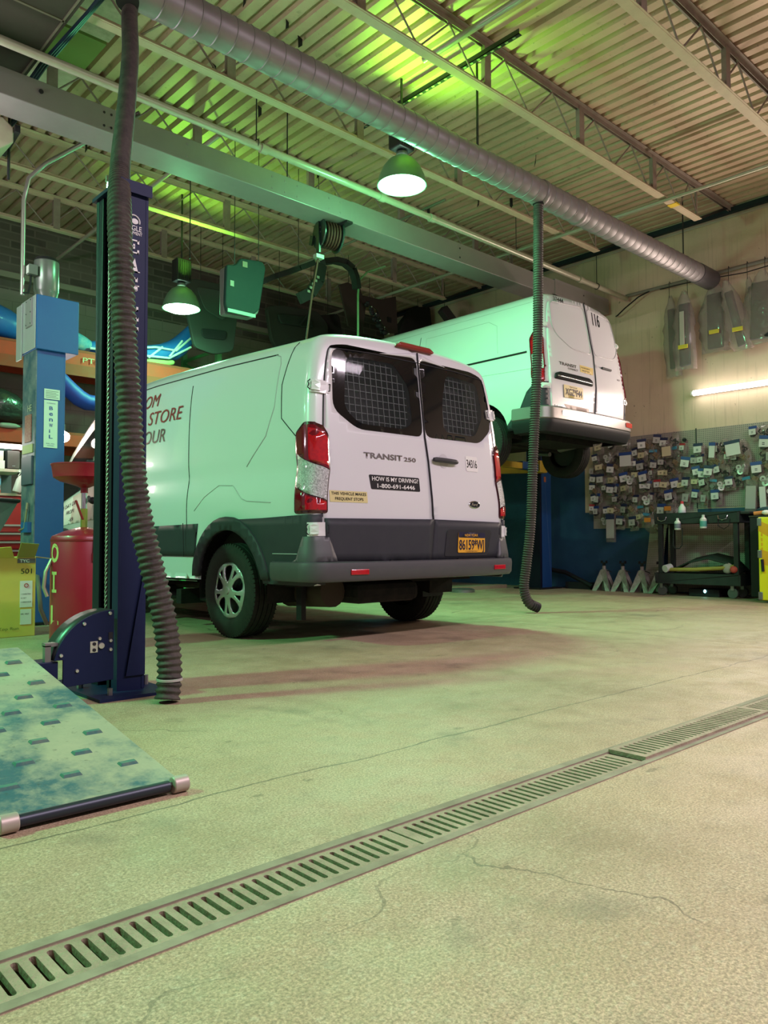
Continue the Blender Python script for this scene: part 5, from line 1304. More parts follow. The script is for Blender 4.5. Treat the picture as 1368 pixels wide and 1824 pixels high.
o = B().box(-.006, .006, -.14, .14, 0, 1.05).build('pegboard', PEG, None); o.location = (10.09, 5.42, .01); o.rotation_euler = (0, math.radians(10), math.radians(-12)); prop(o, 'narrow leaning board left of the black cart', 'pegboard', 'white pegboards on the right wall')
t = thing('board_strip', 'black upright strip between the two pegboards', 'strip', (XR-.012, 4.84, 2.0)); B().box(XR-.018, XR-.0125, 4.833, 4.847, 1.16, 2.25).build('strip', BLKSTEEL, t)

PLAS = mat('clear_bag_plastic', (.30, .26, .21), .25, alpha=.34, coat=.5, bump=(35, .5))
HOOKM = mat('peg_hook_steel', (.3, .28, .26), .4, .7)
CM = [mat('part_dark', (.04,.038,.035), .5), mat('part_grey', (.16,.15,.14), .4, .4), mat('part_cream', (.48,.44,.34), .6), mat('part_brown', (.18,.12,.07), .6), mat('part_orange', (.60,.20,.02), .5), mat('part_pale', (.5,.5,.47), .4, .3)]
LBM = [mat('label_white', (.62,.60,.58), .6), mat('label_cream', (.58,.50,.32), .6), mat('label_grey', (.38,.36,.34), .6)]
HDM = [mat('header_blue', (.02,.05,.22), .5), mat('header_navy', (.015,.02,.07), .5), mat('header_teal', (.05,.22,.35), .5), mat('header_red', (.40,.03,.04), .5)]
pr_ = random.Random(21)
def bag_proto(idx, w, h, d, lab, head, cont, lw=.7, lh=.4, style='bag'):
    t = thing('parts_bag', 'x', 'bagged part', (0, 0, -50))
    # local: wall at x=0, bag hangs towards -x; width along y; hook at z=0, bag below
    b = B(); nz, ny = 7, 5; vs = []
    for i in range(nz+1):
        for sgn in (-1, 1):
            for j in range(ny+1):
                fz = i/nz; fy = j/ny
                bul = d*.5*math.sin(PI*min(1, fz**.8))**.7*math.sin(PI*fy)**.6 if 0 < fz < 1 and 0 < fy < 1 else .001
                ww = w*(.62+.38*min(1, fz*3)) if style != 'card' else w
                vs.append((-.055 - d*.35*fz + sgn*(bul+pr_.uniform(-.004, .004)), (fy-.5)*ww+pr_.uniform(-.003, .003), -.01-h*fz+pr_.uniform(-.004, .004)))
    m = ny+1; fs = []
    for i in range(nz):
        for s in range(2):
            for j in range(ny):
                a_ = (i*2+s)*m+j; fs.append((a_, a_+1, a_+2*m+1, a_+2*m))
    b.add(vs, fs); b.build('bag', PLAS, t, smooth='all', world=False)
    b = B()
    for k in range(5 if cont != 2 else 2):
        c_ = (-.07-d*.3+pr_.uniform(-.2, .2)*d, pr_.uniform(-.28, .28)*w, -h*pr_.uniform(.45, .88)); q = pr_.uniform(.14, .26)*w
        k2 = pr_.random()
        if k2 < .4: b.box(c_[0]-q*.5, c_[0]+q*.5, c_[1]-q, c_[1]+q, c_[2]-q*.7, c_[2]+q*.7, rot_about(c_, pr_.uniform(-.6, .6), 'X'))
        elif k2 < .75: b.lathe([(q*.4, -.3*q), (q, -.3*q), (q, .3*q), (q*.4, .3*q), (q*.4, -.3*q)], c_, (1, pr_.uniform(-.6,.6), pr_.uniform(-.4,.4)), 14)
        else: b.tube([c_, (c_[0], c_[1]+q, c_[2]+q*.9), (c_[0]-.01, c_[1]+q*.2, c_[2]+q*2)], q*.25, 8)
    b.build('contents', CM[cont], t, world=False)
    if lab is not None:
        z1 = -h*.30; x0 = -.058-d*.88
        b = B().box(x0-.003, x0, -w*lw/2, w*lw/2, z1-h*lh, z1); L = b.build('label', LBM[lab], t, world=False)
        b = B()
        for r in range(2): b.box(x0-.0045, x0-.003, -w*lw*.12, w*lw*.15, z1-h*lh*(.45+.2*r)-.004, z1-h*lh*(.45+.2*r)+.002)
        b.build('print', INK, L, world=False)
    if head is not None:
        x0 = -.05-d*.72; B().box(x0-.006, x0, -w*.42, w*.42, -h*.28, -h*.10).build('header', HDM[head], t, world=False)
    B().tube([(0, 0, -.012), (-.06-d*.5, 0, -.008), (-.075-d*.5, 0, .010)], .0022, 5).build('hook', HOOKM, t, world=False)
    return t
PROT = [(.13, .19, .07, 0, 0, 0, 'white carded', 'blue header'), (.12, .17, .08, 0, 1, 1, 'white labelled', 'navy header'), (.11, .18, .06, None, None, 0, 'unlabelled', 'dark parts'),
        (.13, .16, .07, 1, None, 2, 'cream labelled', 'pale box inside'), (.12, .20, .07, None, 2, 1, 'teal headed', 'grey part'), (.10, .21, .05, 2, None, 3, 'grey labelled', 'brown part'),
        (.14, .15, .09, None, None, 5, 'puffy', 'silvery part'), (.11, .16, .06, 0, 3, 1, 'white labelled', 'red header'), (.12, .18, .07, 2, 1, 0, 'grey labelled', 'navy header'), (.13, .17, .08, None, None, 3, 'crumpled', 'brown parts')]
protos = [bag_proto(i, *q[:3], *q[3:6]) for i, q in enumerate(PROT)]
used_p = set(); _o = 'first second third fourth fifth sixth seventh eighth ninth'.split()
ORD = _o + 'tenth eleventh twelfth thirteenth fourteenth fifteenth sixteenth seventeenth eighteenth nineteenth twentieth'.split() + ['twenty-'+q for q in _o] + ['thirtieth'] + ['thirty-'+q for q in _o]
ROWN = ['top', 'second', 'third', 'fourth', 'fifth', 'sixth', 'seventh', 'lowest']
GRP = 'bagged parts hanging on the pegboards'
def place(i, loc, label, rz=0, sc=1.0, rx=0):
    if i not in used_p: t = protos[i]; used_p.add(i); t['label'] = label; t.location = loc
    else: t = dup(protos[i], loc, label=label)
    t['group'] = GRP; t.rotation_euler = (rx, 0, rz); t.scale = (sc, sc, sc)
    return t
for r in range(8):
    z = 2.20-r*.155; y = 6.42-(.05 if r % 2 else 0); n = 0
    ymin = 3.30 if r < 6 else 4.95
    if r == 0: y = 6.30
    while y > ymin:
        skip = (r == 0 and 4.45 < y < 5.0) or (r <= 1 and 4.05 < y < 4.2) or (r == 5 and 4.0 < y < 4.35) or (r == 7 and y > 6.3)
        st = pr_.uniform(.098, .135)
        if not skip and pr_.random() > (.05 if r else .30):
            i = pr_.choice([0, 0, 1, 1, 2, 3, 4, 5, 6, 7, 8, 9, 9, 2])
            w = PROT[i]
            place(i, (XR-.012, y, z+pr_.uniform(-.03, .03)), f'{w[6]} clear bag with {w[7]}, {ORD[n]} from the left, {ROWN[r]} peg row', pr_.uniform(-.35, .25), pr_.uniform(.95, 1.3), pr_.uniform(-.18, .18)); n += 1
        y -= st
# a few larger pieces the photo shows clearly
def big_bag(y, z, w, h, lab, head, label, tilt=0, body=None):
    t = thing('parts_bag', label, 'bagged part', (XR-.13, y, z), GRP)
    M_ = rot_about((XR-.13, y, z), tilt, 'X')
    B().box(XR-.165, XR-.125, y-w/2, y+w/2, z-h, z, M_).build('bag', body or PLAS, t, bevel=.012)
    if lab is not None: B().box(XR-.172, XR-.167, y-w*.42, y+w*.42, z-h*.86, z-h*.2, M_).build('label', LBM[lab], t)
    if head is not None: B().box(XR-.176, XR-.166, y-w*.47, y+w*.47, z-h*.2, z-h*.02, M_).build('header', HDM[head], t)
    B().tube([(XR-.012, y, z-.01), (XR-.19, y, z+.004)], .003, 5).build('hook', HOOKM, t)
    return t
big_bag(4.30, 2.02, .22, .23, 0, 1, 'large square white carded bag tilted near the middle of the pegboards', -.12)
big_bag(4.55, 2.02, .09, .24, 0, 0, 'narrow bag with blue band left of the large square card', .08)
big_bag(3.62, 2.18, .20, .23, 0, 0, 'large white card with blue top at the right edge of the photo', .05)
big_bag(6.08, .98+.14, .15, .42, 2, 1, 'long clear bag with navy top hanging below the left pegboard corner')
big_bag(4.06, 1.50, .15, .44, 2, None, 'long grey wrapped part hanging upright behind the cart', .05)
big_bag(3.93, 1.48, .09, .42, 0, None, 'long pale green lit strip beside the grey wrapped part', -.03)
big_bag(5.82, 2.0, .21, .24, 0, 0, 'wide white card with blue band on the left pegboard', .0)
big_bag(5.20, 2.06, .15, .20, 1, None, 'cream card with printed drawing near the top of the left pegboard', -.05)
for y, z, lb in ((5.42, 1.10, 'bulging bag of small clips with orange tag, right of the long navy topped bag'), (5.12, 1.25, 'bulging clear bag with orange sticker beside the cart top')):
    t = thing('parts_bag', lb, 'bagged part', (XR-.15, y, z), GRP)
    B().ball((XR-.15, y, z-.14), .10, .13, .14, 14, 10).build('bag', PLAS, t, smooth=True)
    B().tube([(XR-.012, y, z+.02), (XR-.15, y, z+.02), (XR-.16, y, z-.02)], .004, 6).build('hook', HOOKM, t)
    B().box(XR-.262, XR-.25, y-.02, y+.07, z-.12, z-.06).build('label', CM[4], t)
    b = B()
    for k in range(9): c_ = (XR-.15+pr_.uniform(-.05,.05), y+pr_.uniform(-.08,.08), z-.17+pr_.uniform(-.06,.06)); b.box(c_[0]-.02, c_[0]+.02, c_[1]-.012, c_[1]+.012, c_[2]-.03, c_[2]+.03, rot_about(c_, pr_.uniform(-1,1), 'X'))
    b.build('contents', CM[5], t)
t = thing('rubber_grommet', 'round black rubber ring on a hook left of the pegboard joint', 'grommet', (XR-.02, 4.98, 2.06)); B().tube([(XR-.06, 4.98, 2.10), (XR-.075, 4.98, 2.10)], .028, 18).build('ring', BLACKP, t); B().tube([(XR-.012, 4.98, 2.11), (XR-.08, 4.98, 2.115)], .003, 6).build('hook', HOOKM, t)

# long wrapped parts hanging from the conduit on the wall
SMK = mat('smoky_bag_plastic', (.40, .33, .30), .22, alpha=.42, coat=.3, bump=(22, 1.0))
DP = mat('dark_trim_part', (.018, .016, .020), .6)
HBN = 0
def hang_bag(y, z0, z1, w, d, label, tilt=0.0, inner=(.6, .9), tag=None, mcol=DP, rzz=0, pts=None):
    global HBN; HBN += 1; XW = XR-(.12 if HBN % 2 else .25)
    t = thing('wrapped_part', label, 'wrapped part', (XW, y, z0), 'long wrapped parts hanging from the wall conduit')
    rg = random.Random(int(y*100)); H_ = z0-z1; b = B(); vs = []; nz = 12; na = 14
    for i in range(nz+1):
        f = i/nz; ww = w*(.18+.82*min(1, f*2.6)**.8)*(1-.12*max(0, f-.8)*5*.4); dd = d*(.3+.7*math.sin(PI*min(.92, max(.05, f))))
        for j in range(na):
            th = 2*PI*j/na; q = 1+rg.uniform(-.24, .20)
            vs.append((XW+dd*.5*math.cos(th)*q, y+math.sin(tilt)*H_*f+ww*.5*math.sin(th)*q, z0-H_*f*math.cos(tilt)+rg.uniform(-.012, .012)))
    b.add(vs, [(i*na+j, i*na+(j+1) % na, (i+1)*na+(j+1) % na, (i+1)*na+j) for i in range(nz) for j in range(na)])
    b.build('plastic_wrap', SMK, t, smooth='all')
    yc = lambda f: y+math.sin(tilt)*H_*f; zc = lambda f: z0-H_*f*math.cos(tilt)
    B().bar((XW, yc(.16), zc(.16)), (XW, yc(inner[1]), zc(inner[1])), d*.35, w*inner[0]*.72, (0, 1, 0)).build('trim_part', mcol, t, bevel=.02)
    B().tube([(XR-.07, y+.02, 4.31), (XR-.10, y+.02, 4.33), (XR-.13, y+.01, 4.30), (XR-.15, y, z0-.04)], .004, 5).build('wire_hook', BLKSTEEL, t)
    if tag:
        B().box(XW-d*.55-.012, XW-d*.55, yc(.5)-.035, yc(.5)+.025, zc(.72), zc(.28)).build('paper_tag', mat('tag_paper', (.45,.42,.36), .7), t) if tag == 2 else None
        B().box(XW-d*.55-.014, XW-d*.55-.002, yc(.75)-.08, yc(.75)+.05, zc(.70)-.05, zc(.70)).build('yellow_tag', mat('bright_yellow_tag', (.62,.52,.04), .6), t)
    return t
hang_bag(5.12, 4.12, 2.98, .24, .12, 'leftmost long smoky plastic wrapped part hanging on the cream wall', -.03)
hang_bag(4.86, 4.10, 3.02, .30, .15, 'wide wrapped part with a paper tag and yellow sticker, second from left', 0, (.72, .95), 2, mat('slate_panel', (.022,.024,.040), .5))
hang_bag(4.50, 4.16, 3.22, .40, .13, 'clear draped plastic bag over dark brackets under the duct end', 0, (.75, .95), 1)
hang_bag(4.30, 4.10, 3.13, .28, .13, 'tilted purple grey wrapped part with yellow tag, right of the draped bag', -.22, (.55, .95), 1, mat('plum_panel', (.040,.028,.036), .5))
hang_bag(4.06, 4.12, 3.30, .16, .12, 'narrow wrapped grey strip standing beside the tilted part', -.10, (.5, .9), None, mat('grey_strip', (.10,.10,.12), .5))
hang_bag(3.84, 4.12, 3.20, .42, .16, 'large dark wrapped panel at the right edge of the photo', .05, (.8, .95))
prop(B().tube([(XR-.06, 3.2, 4.25), (XR-.10, 4.1, 4.19), (XR-.12, 4.55, 4.22), (XR-.10, 4.9, 4.25), (XR-.06, 5.3, 4.27)], .007, 6).build('black_cable', BLACKP, None, smooth=True), 'slack black cable looping along the wall conduit', 'cable')
prop(B().tube([(XR-.05, 5.45, 4.29), (XR-.12, 5.6, 4.22), (XR-.14, 5.8, 4.10), (XR-.10, 5.95, 4.03), (XR-.02, 6.02, 4.05)], .010, 6).build('black_cable', BLACKP, None, smooth=True), 'black cable bunch curling behind the beam end at the wall', 'cable')

# ================================================================== cart, stands, cabinets by the wall
CARTM = mat('cart_black_plastic', (.022, .026, .025), .5, n=(9, .4, (.04,.045,.042)))
ct = thing('utility_cart', 'black two shelf utility cart with bottles hung on its front', 'cart', (9.88, 4.58, 0))
CX0, CX1, CY0, CY1 = 9.65, 10.08, 4.02, 5.13
def tray(z0, z1, nm):
    b = B().box(CX0, CX1, CY0, CY1, z0, z0+.03)
    b.box(CX0, CX0+.03, CY0, CY1, z0, z1).box(CX1-.03, CX1, CY0, CY1, z0, z1).box(CX0, CX1, CY0, CY0+.03, z0, z1).box(CX0, CX1, CY1-.03, CY1, z0, z1)
    b.build(nm, CARTM, ct, bevel=.008)
tray(.94, 1.08, 'top_tray'); tray(.16, .30, 'bottom_tray')
B().box(CX0+.02, CX1-.02, CY0-.12, CY0, 1.04, 1.075).build('push_handle', CARTM, ct, bevel=.01)
for x in (CX0+.05, CX1-.05):
    for y in (CY0+.06, CY1-.06): B().box(x-.025, x+.025, y-.03, y+.03, .28, .96).build('corner_post', CARTM, ct, bevel=.006)
for x in (CX0+.07, CX1-.07):
    for y in (CY0+.12, CY1-.06):
        w_ = bpy.data.objects.new('caster', None); COL.objects.link(w_); w_.parent = ct; w_.location = Vector((x, y, .06))-ct.location
        B().tube([(x-.02, y, .065), (x+.02, y, .065)], .065, 20).build('caster_wheel', mat('caster_grey', (.07,.075,.07), .6), w_, bevel=.006)
        B().box(x-.03, x+.03, y-.02, y+.02, .10, .17).build('caster_fork', STEEL, w_)
def bottle(nm, loc, r, h, label, body, capm, lab):
    t = thing(nm, label, 'bottle', loc)
    B().lathe([(0, 0), (r*.95, 0), (r, .01), (r, h*.66), (r*.45, h*.82), (r*.42, h*.88), (0, h*.88)], loc, (0,0,1), 18).build('bottle_body', body, t, smooth=True)
    x, y, z = loc; B().lathe([(0, h), (r*.42, h*.99), (r*.45, h*.86), (0, h*.86)], loc, (0,0,1), 16).build('cap', capm, t, smooth=True)
    B().lathe([(r*1.01, h*.12), (r*1.02, h*.13), (r*1.02, h*.52), (r*1.01, h*.53)], loc, (0,0,1), 18).build('bottle_label', lab, t, smooth=True)
WB_ = mat('white_bottle', (.6,.6,.58), .35); RC = mat('cap_red', (.55,.03,.04), .4)
bottle('fluid_bottle', (9.72, 4.78, .975), .045, .26, 'white fluid bottle with red cap standing in the cart top', WB_, RC, mat('label_pale', (.5,.5,.55), .5))
bottle('fluid_bottle', (9.61, 4.79, .86), .040, .15, 'white bottle hung on the cart front below the red capped one', WB_, WB_, mat('label_dark2', (.15,.15,.2), .5))
bottle('fluid_bottle', (9.61, 4.45, .875), .042, .17, 'white and teal bottle hung on the middle of the cart front', WB_, WB_, mat('label_teal', (.08,.30,.28), .5))
prop(B().tube([(9.64, 4.86, .86), (9.62, 4.86, .66), (9.62, 4.83, .62), (9.62, 4.77, .62), (9.62, 4.74, .66), (9.64, 4.74, .88)], .008, 6).build('wire_hook', BLKSTEEL, None, smooth=True), 'black wire loop hanging under the bottles on the cart front', 'hook')
for y, lb in ((5.02, 'chrome wire hook at the left of the cart front'), (4.22, 'chrome wire hook with dark cord loop right on the cart front')):
    prop(B().tube([(9.645, y+.06, 1.03), (9.63, y+.05, .99), (9.625, y, .975), (9.63, y-.05, .99), (9.645, y-.06, 1.03)], .006, 6).build('wire_hook', CHROME, None, smooth=True), lb, 'hook')
prop(B().tube([(9.64, 4.28, .99), (9.63, 4.27, .90), (9.63, 4.20, .86), (9.63, 4.14, .90), (9.64, 4.13, .99)], .005, 6).build('cord_loop', BLACKP, None, smooth=True), 'thin dark cord loop below the right chrome hook', 'cord')
# things on the lower shelf
def blob(nm, label, cat, c, r, m, kind=None, bm=.0):
    o = B().ball(c, *r, 18, 12).build(nm, m, None, smooth=True); prop(o, label, cat); return o
prop(B().add([(x_, y_, .30+zz) for x_, y_, zz in ((9.70, 4.98, .02), (9.70, 4.72, .14), (9.70, 4.45, .20), (9.70, 4.20, .14), (9.70, 4.05, .03), (10.0, 4.98, .05), (10.0, 4.72, .20), (10.0, 4.45, .26), (10.0, 4.20, .20), (10.0, 4.05, .05))], [(0,1,6,5),(1,2,7,6),(2,3,8,7),(3,4,9,8)]).build('fender_liner', mat('dark_green_plastic', (.02,.03,.025), .5), None, smooth='all', solid=.02), 'arched dark plastic liner lying in the bottom tray of the cart', 'plastic liner')
prop(B().tube([(9.70, 4.95, .34), (9.68, 4.6, .35), (9.70, 4.3, .37), (9.72, 4.1, .40)], .025, 8).build('yellow_strap', mat('strap_ochre', (.30,.22,.04), .7), None, smooth=True), 'ochre strip lying on the cart bottom tray', 'strap')
prop(B().tube([(9.66, 5.0, .35), (9.76, 4.97, .37)], .05, 16).build('white_cup', WB_, None, bevel=.004), 'white paper cup lying at the left of the cart bottom tray', 'cup')
prop(B().ball((9.68, 4.11, .36), .04, .05, .045).build('red_rag', mat('rag_red', (.5,.06,.05), .8), None, smooth=True), 'small red rag in the right corner of the cart bottom tray', 'rag')
prop(B().ball((9.72, 4.20, .37), .04, .07, .07).build('crumpled_paper', mat('paper_pink', (.35,.28,.27), .8), None, smooth=True), 'crumpled paper beside the red rag in the cart', 'paper')
prop(B().box(9.80, 10.1, 4.35, 4.75, 0, .10).build('floor_charger', BLACKP, None, bevel=.01), 'low black box on the floor under the cart', 'box')
prop(B().ball((9.79, 4.53, .07), .008, .018, .022, 10, 6).build('indicator_light', mat('led_cyan', (.1,.8,.9), .4, emit=(.35,1,1), es=6), None, smooth=True), 'tiny cyan glowing light under the cart', 'indicator light')
# jack stands
JS = mat('jack_stand_grey', (.40, .36, .33), .5, .3, n=(14, .7, (.17,.14,.12)))
def jack_stand(loc, label):
    t = thing('jack_stand', label, 'jack stand', (0,0,0), 'jack stands lined up at the foot of the wall')
    b = B(); hb = .125
    for sx in (-1, 1):
        b.add([(sx*hb*.8, -hb-.02, 0), (sx*hb*.8, -hb+.055, 0), (sx*.03, 0, .16), (sx*.03, -.05, .27)], [(0,1,2,3)])
        b.add([(sx*hb*.8, hb+.02, 0), (sx*hb*.8, hb-.055, 0), (sx*.03, 0, .16), (sx*.03, .05, .27)], [(0,1,2,3)])
        b.add([(sx*.03, -.05, .27), (sx*.03, 0, .16), (sx*.03, .05, .27), (sx*.03, .03, .31), (sx*.03, -.03, .31)], [(0,1,2,3,4)])
    for sy in (-1, 1):
        b.add([(-hb*.8, sy*(hb+.02), 0), (-hb*.4, sy*(hb+.005), 0), (.0, sy*.06, .20), (hb*.4, sy*(hb+.005), 0), (hb*.8, sy*(hb+.02), 0), (.03, sy*.045, .30), (-.03, sy*.045, .30)], [(0,1,2,6),(2,3,4,5),(2,5,6)])
    b.build('leg_frame', JS, t, solid=.004, world=False)
    B().tube([(0,0,.18), (0,0,.36)], .026, 12).build('collar_tube', JS, t, world=False)
    B().box(-.012, .012, -.018, .018, .20, .40).box(-.02, .02, -.045, .045, .395, .41).box(-.02,.02,-.045,-.03,.41,.435).box(-.02,.02,.03,.045,.41,.435).build('ratchet_post', BLKSTEEL, t, world=False)
    B().tube([(0, -.03, .30), (0, -.09, .285), (0, -.12, .27)], .007, 6).build('lock_handle', BLKSTEEL, t, world=False)
    t.location = loc; return t
js = jack_stand((10.02, 6.12, 0), 'leftmost of the four grey jack stands against the wall')
for y, lb in ((5.82, 'second grey jack stand from the left'), (5.53, 'third grey jack stand from the left, slightly rusty'), (5.26, 'rightmost grey jack stand, half hidden behind the cart')):
    t = dup(js, (10.03 if y < 5.6 else 10.02, y, 0), label=lb)
# black cabinet, yellow cabinet
bc = thing('tool_cabinet', 'tall narrow black cabinet right of the cart', 'cabinet', (9.85, 3.80, 0))
B().box(9.62, 10.15, 3.66, 3.885, .04, 1.0).build('cabinet_body', BLACKP, bc, bevel=.006); B().box(9.61, 10.16, 3.65, 3.89, 1.0, 1.015).build('cabinet_top', mat('cab_top_dark', (.05,.045,.035), .5), bc)
prop(B().tube([(9.66, 3.85, 1.04), (9.70, 3.72, 1.055)], .025, 8).build('orange_cloth', mat('cloth_orange', (.55,.20,.05), .8), None, smooth=True), 'orange cloth lying on top of the black cabinet', 'cloth')
prop(B().ball((9.95, 3.80, 1.075), .09, .15, .06).build('knit_hat', mat('cap_dark_teal', (.015,.05,.06), .7), None, smooth=True), 'dark teal knit hat on the black cabinet top', 'hat')
prop(B().ball((9.62, 3.69, 1.05), .04, .05, .03).build('crumpled_tissue', PAPER, None, smooth=True), 'crumpled white tissue at the right edge on the cabinets', 'tissue')
yc_ = thing('yellow_case', 'bright yellow hard case with grey corner pieces at the right edge', 'case', (9.4, 3.5, 0))
BY = mat('bright_yellow', (.78, .72, .01), .45, emit=None)
B().box(9.28, 9.60, 3.2, 3.655, .03, .985).build('case_body', BY, yc_, bevel=.01)
OY = mat('case_orange', (.70, .38, .01), .5)
B().add([(9.2795, 3.63, .94), (9.2795, 3.45, .86), (9.2795, 3.45, .70), (9.2795, 3.655, .83)], [(0,1,2,3)]).build('orange_panel', OY, yc_)
B().add([(9.2795, 3.64, .62), (9.2795, 3.45, .55), (9.2795, 3.45, .40), (9.2795, 3.60, .44)], [(0,1,2,3)]).build('orange_panel', OY, yc_)
for z in (.93, .56, .08): B().box(9.272, 9.285, 3.615, 3.665, z-.045, z+.045).build('corner_piece', STEEL, yc_, bevel=.006)
B().tube([(9.265, 3.61, .50), (9.262, 3.60, .36)], .016, 10).build('case_handle', BLACKP, yc_, smooth=True)
for i in range(5): B().box(9.277, 9.280, 3.605, 3.622, .60+i*.055, .635+i*.055).build('slot', OY, yc_)
prop(B().box(10.12, 10.26, 6.42, 6.85, .0, .10).tube([(10.2, 7.35, .30), (10.2, 6.9, .24), (10.12, 6.38, .05)], .035, 8).build('dark_hose_heap', BLACKP, None), 'dark bundle of hose lying at the foot of the blue wall', 'hose bundle')

# ================================================================== storage rack along the back wall
rk = thing('pallet_rack', 'tall pallet rack with orange beams and green uprights along the back wall', 'rack', (3.8, 10.3, 0))
OR = mat('rack_orange', (.50, .045, .02), .75, n=(7, .6, (.32, .05, .025))); GRU = mat('rack_green', (.10, .38, .14), .5)
WOOD = mat('rough_wood', (.30, .045, .02), .8, n=(9, .6, (.24, .07, .04)))
for z0, z1 in ((2.98, 3.15), (1.93, 2.08)):
    B().box(.5, 5.84, 9.88, 9.93, z0, z1).build('front_beam', OR, rk, bevel=.004); B().box(.5, 5.84, 10.90, 10.95, z0, z1).build('rear_beam', OR, rk)
    B().box(.5, 5.84, 9.88, 10.95, z1, z1+.03).build('deck_boards', WOOD, rk)
B().box(.5, 5.84, 9.86, 9.90, 2.84, 2.98).build('timber_beam', WOOD, rk)
for x in (.5, 2.0, 5.84):
    for y in (9.90, 10.92): B().box(x, x+.075, y-.035, y+.035, 0, 3.66).build('upright', GRU, rk)
    b = B()
    for k in range(6): b.bar((x+.03, 9.90, .3+k*.55), (x+.03, 10.92, .75+k*.55), .03, .03)
    B().box(x+.005, x+.04, 9.9, 10.92, 3.50, 3.54).build('tie', GRU, rk); b.build('braces', GRU, rk)
text('PTC', .07, lambda x, y: Vector((3.88+x, 9.855, 3.02+y)), mat('chalk', (.45,.35,.25), .8), rk, width=.25)
BLU = mat('inflatable_blue', (.012, .10, .42), .4, coat=.2, n=(3, .5, (.03, .18, .50))); BLU2 = mat('deep_blue_tarp', (.01, .03, .30), .55, n=(4, .4, (.02,.06,.40)))
def lump(name, label, cat, pts, rs, m, parts=(), n=14, flat=1.0):
    t = thing(name, label, cat, pts[0])
    b = B(); b.tube(pts, rs, n)
    o = b.build('body', m, t, smooth=True); o.modifiers.new('u', 'SUBSURF').render_levels = 1
    return t
t = lump('blue_inflatable', 'folded blue and white inflatable with an upturned end lying on the rack', 'inflatable', [(3.9, 10.05, 3.27), (4.3, 10.05, 3.29), (4.9, 10.05, 3.30), (5.25, 10.05, 3.42), (5.42, 10.05, 3.60), (5.52, 10.05, 3.80), (5.56, 10.05, 3.86)], [.09, .11, .13, .16, .14, .07, .05], BLU)
WL = mat('inflatable_white', (.62, .70, .70), .5)
for pts in ([(4.0, 9.93, 3.24), (4.6, 9.91, 3.25), (5.1, 9.90, 3.28), (5.45, 9.93, 3.50)], [(4.6, 9.91, 3.34), (4.9, 9.90, 3.40), (5.2, 9.89, 3.40), (5.48, 9.93, 3.66)], [(4.8, 9.91, 3.24), (5.0, 9.90, 3.42)], [(5.1, 9.89, 3.30), (5.3, 9.90, 3.56)]):
    B().tube(pts, .016, 6).build('white_band', WL, t, smooth=True)
t = lump('yellow_cushion', 'pale yellow foam piece under the blue inflatable', 'cushion', [(4.7, 9.98, 3.20), (5.0, 9.98, 3.20), (5.25, 9.98, 3.26)], [.05, .06, .04], mat('foam_yellow', (.45,.50,.18), .8))
t = lump('blue_bundle', 'bundle of blue and checked cloth on the rack between the two columns', 'bundle', [(3.45, 10.05, 3.30), (3.7, 10.05, 3.38), (3.95, 10.05, 3.30), (4.1, 10.05, 3.26)], [.08, .14, .12, .07], mat('bundle_cloth', (.05,.22,.40), .8, n=(9,.7,(.4,.42,.40))))
t = lump('blue_tarp', 'rumpled blue tarpaulin on the rack at the left edge', 'tarpaulin', [(2.3, 10.1, 3.40), (2.7, 10.08, 3.48), (3.0, 10.05, 3.40), (3.28, 10.1, 3.32)], [.20, .22, .20, .12], BLU)
t = lump('blue_tarp', 'dark blue cloth swagged below the rack beam above the near van cab', 'tarpaulin', [(3.45, 9.80, 2.92), (3.60, 9.78, 2.72), (3.80, 9.77, 2.52), (4.0, 9.77, 2.46), (4.35, 9.80, 2.62), (4.5, 9.83, 2.85)], [.06, .10, .12, .11, .09, .05], BLU2)
t = lump('plastic_sack', 'black plastic sack slumped on the lower rack shelf', 'sack', [(2.5, 10.1, 2.30), (2.8, 10.05, 2.42), (3.1, 10.05, 2.36), (3.3, 10.1, 2.25)], [.14, .24, .22, .10], mat('sack_black', (.03,.028,.028), .25, coat=.3, bump=(9, .8)))
t = lump('rolled_mat', 'small rolled grey mat on the lower rack shelf edge', 'mat', [(2.85, 9.86, 2.12), (3.15, 9.86, 2.12)], [.035, .035], mat('mat_grey', (.3,.26,.24), .7))

# ================================================================== things hanging under the roof
hr = thing('hose_reel', 'black hose reel with a red hose hanging under the grey beam', 'hose reel', (5.08, 6.35, 3.92))
RL = mat('reel_black_green', (.012, .022, .020), .35, .2)
rcx, rcy, rcz = 5.08, 6.33, 3.95
ax = Vector((.97, -.22, 0)).normalized()
C0 = Vector((rcx, rcy, rcz))
B().lathe([(0, -.12), (.155, -.12), (.16, -.115), (.16, -.105), (0, -.105)], C0, ax, 36).build('front_disc', RL, hr, smooth=True)
B().lathe([(0, .09), (.165, .09), (.17, .10), (.165, .11), (0, .11)], C0, ax, 36).build('rear_disc', RL, hr, smooth=True)
B().lathe([(0, -.10), (.10, -.10), (.10, .09), (0, .09)], C0, ax, 28).build('drum', RL, hr, smooth=True)
b = B()
for k in range(5): b.lathe([(.13+.012*math.cos(q), -.06+k*.033+.012*math.sin(q)) for q in frange(0, 2*PI, .7)], C0, ax, 30)
b.build('coiled_hose', mat('hose_dull_red', (.06,.018,.015), .6), hr, smooth=True)
sd = Vector((0, 0, 1)).cross(ax)
B().bar(C0-ax*.13+Vector((0,0,.18)), C0-ax*.13-Vector((0,0,.22))-sd*.02, .07, .02, ax).bar(C0-ax*.14+sd*.10-Vector((0,0,.05)), C0-ax*.14+sd*.17-Vector((0,0,.02)), .10, .015, ax).build('guide_arm', RL, hr)
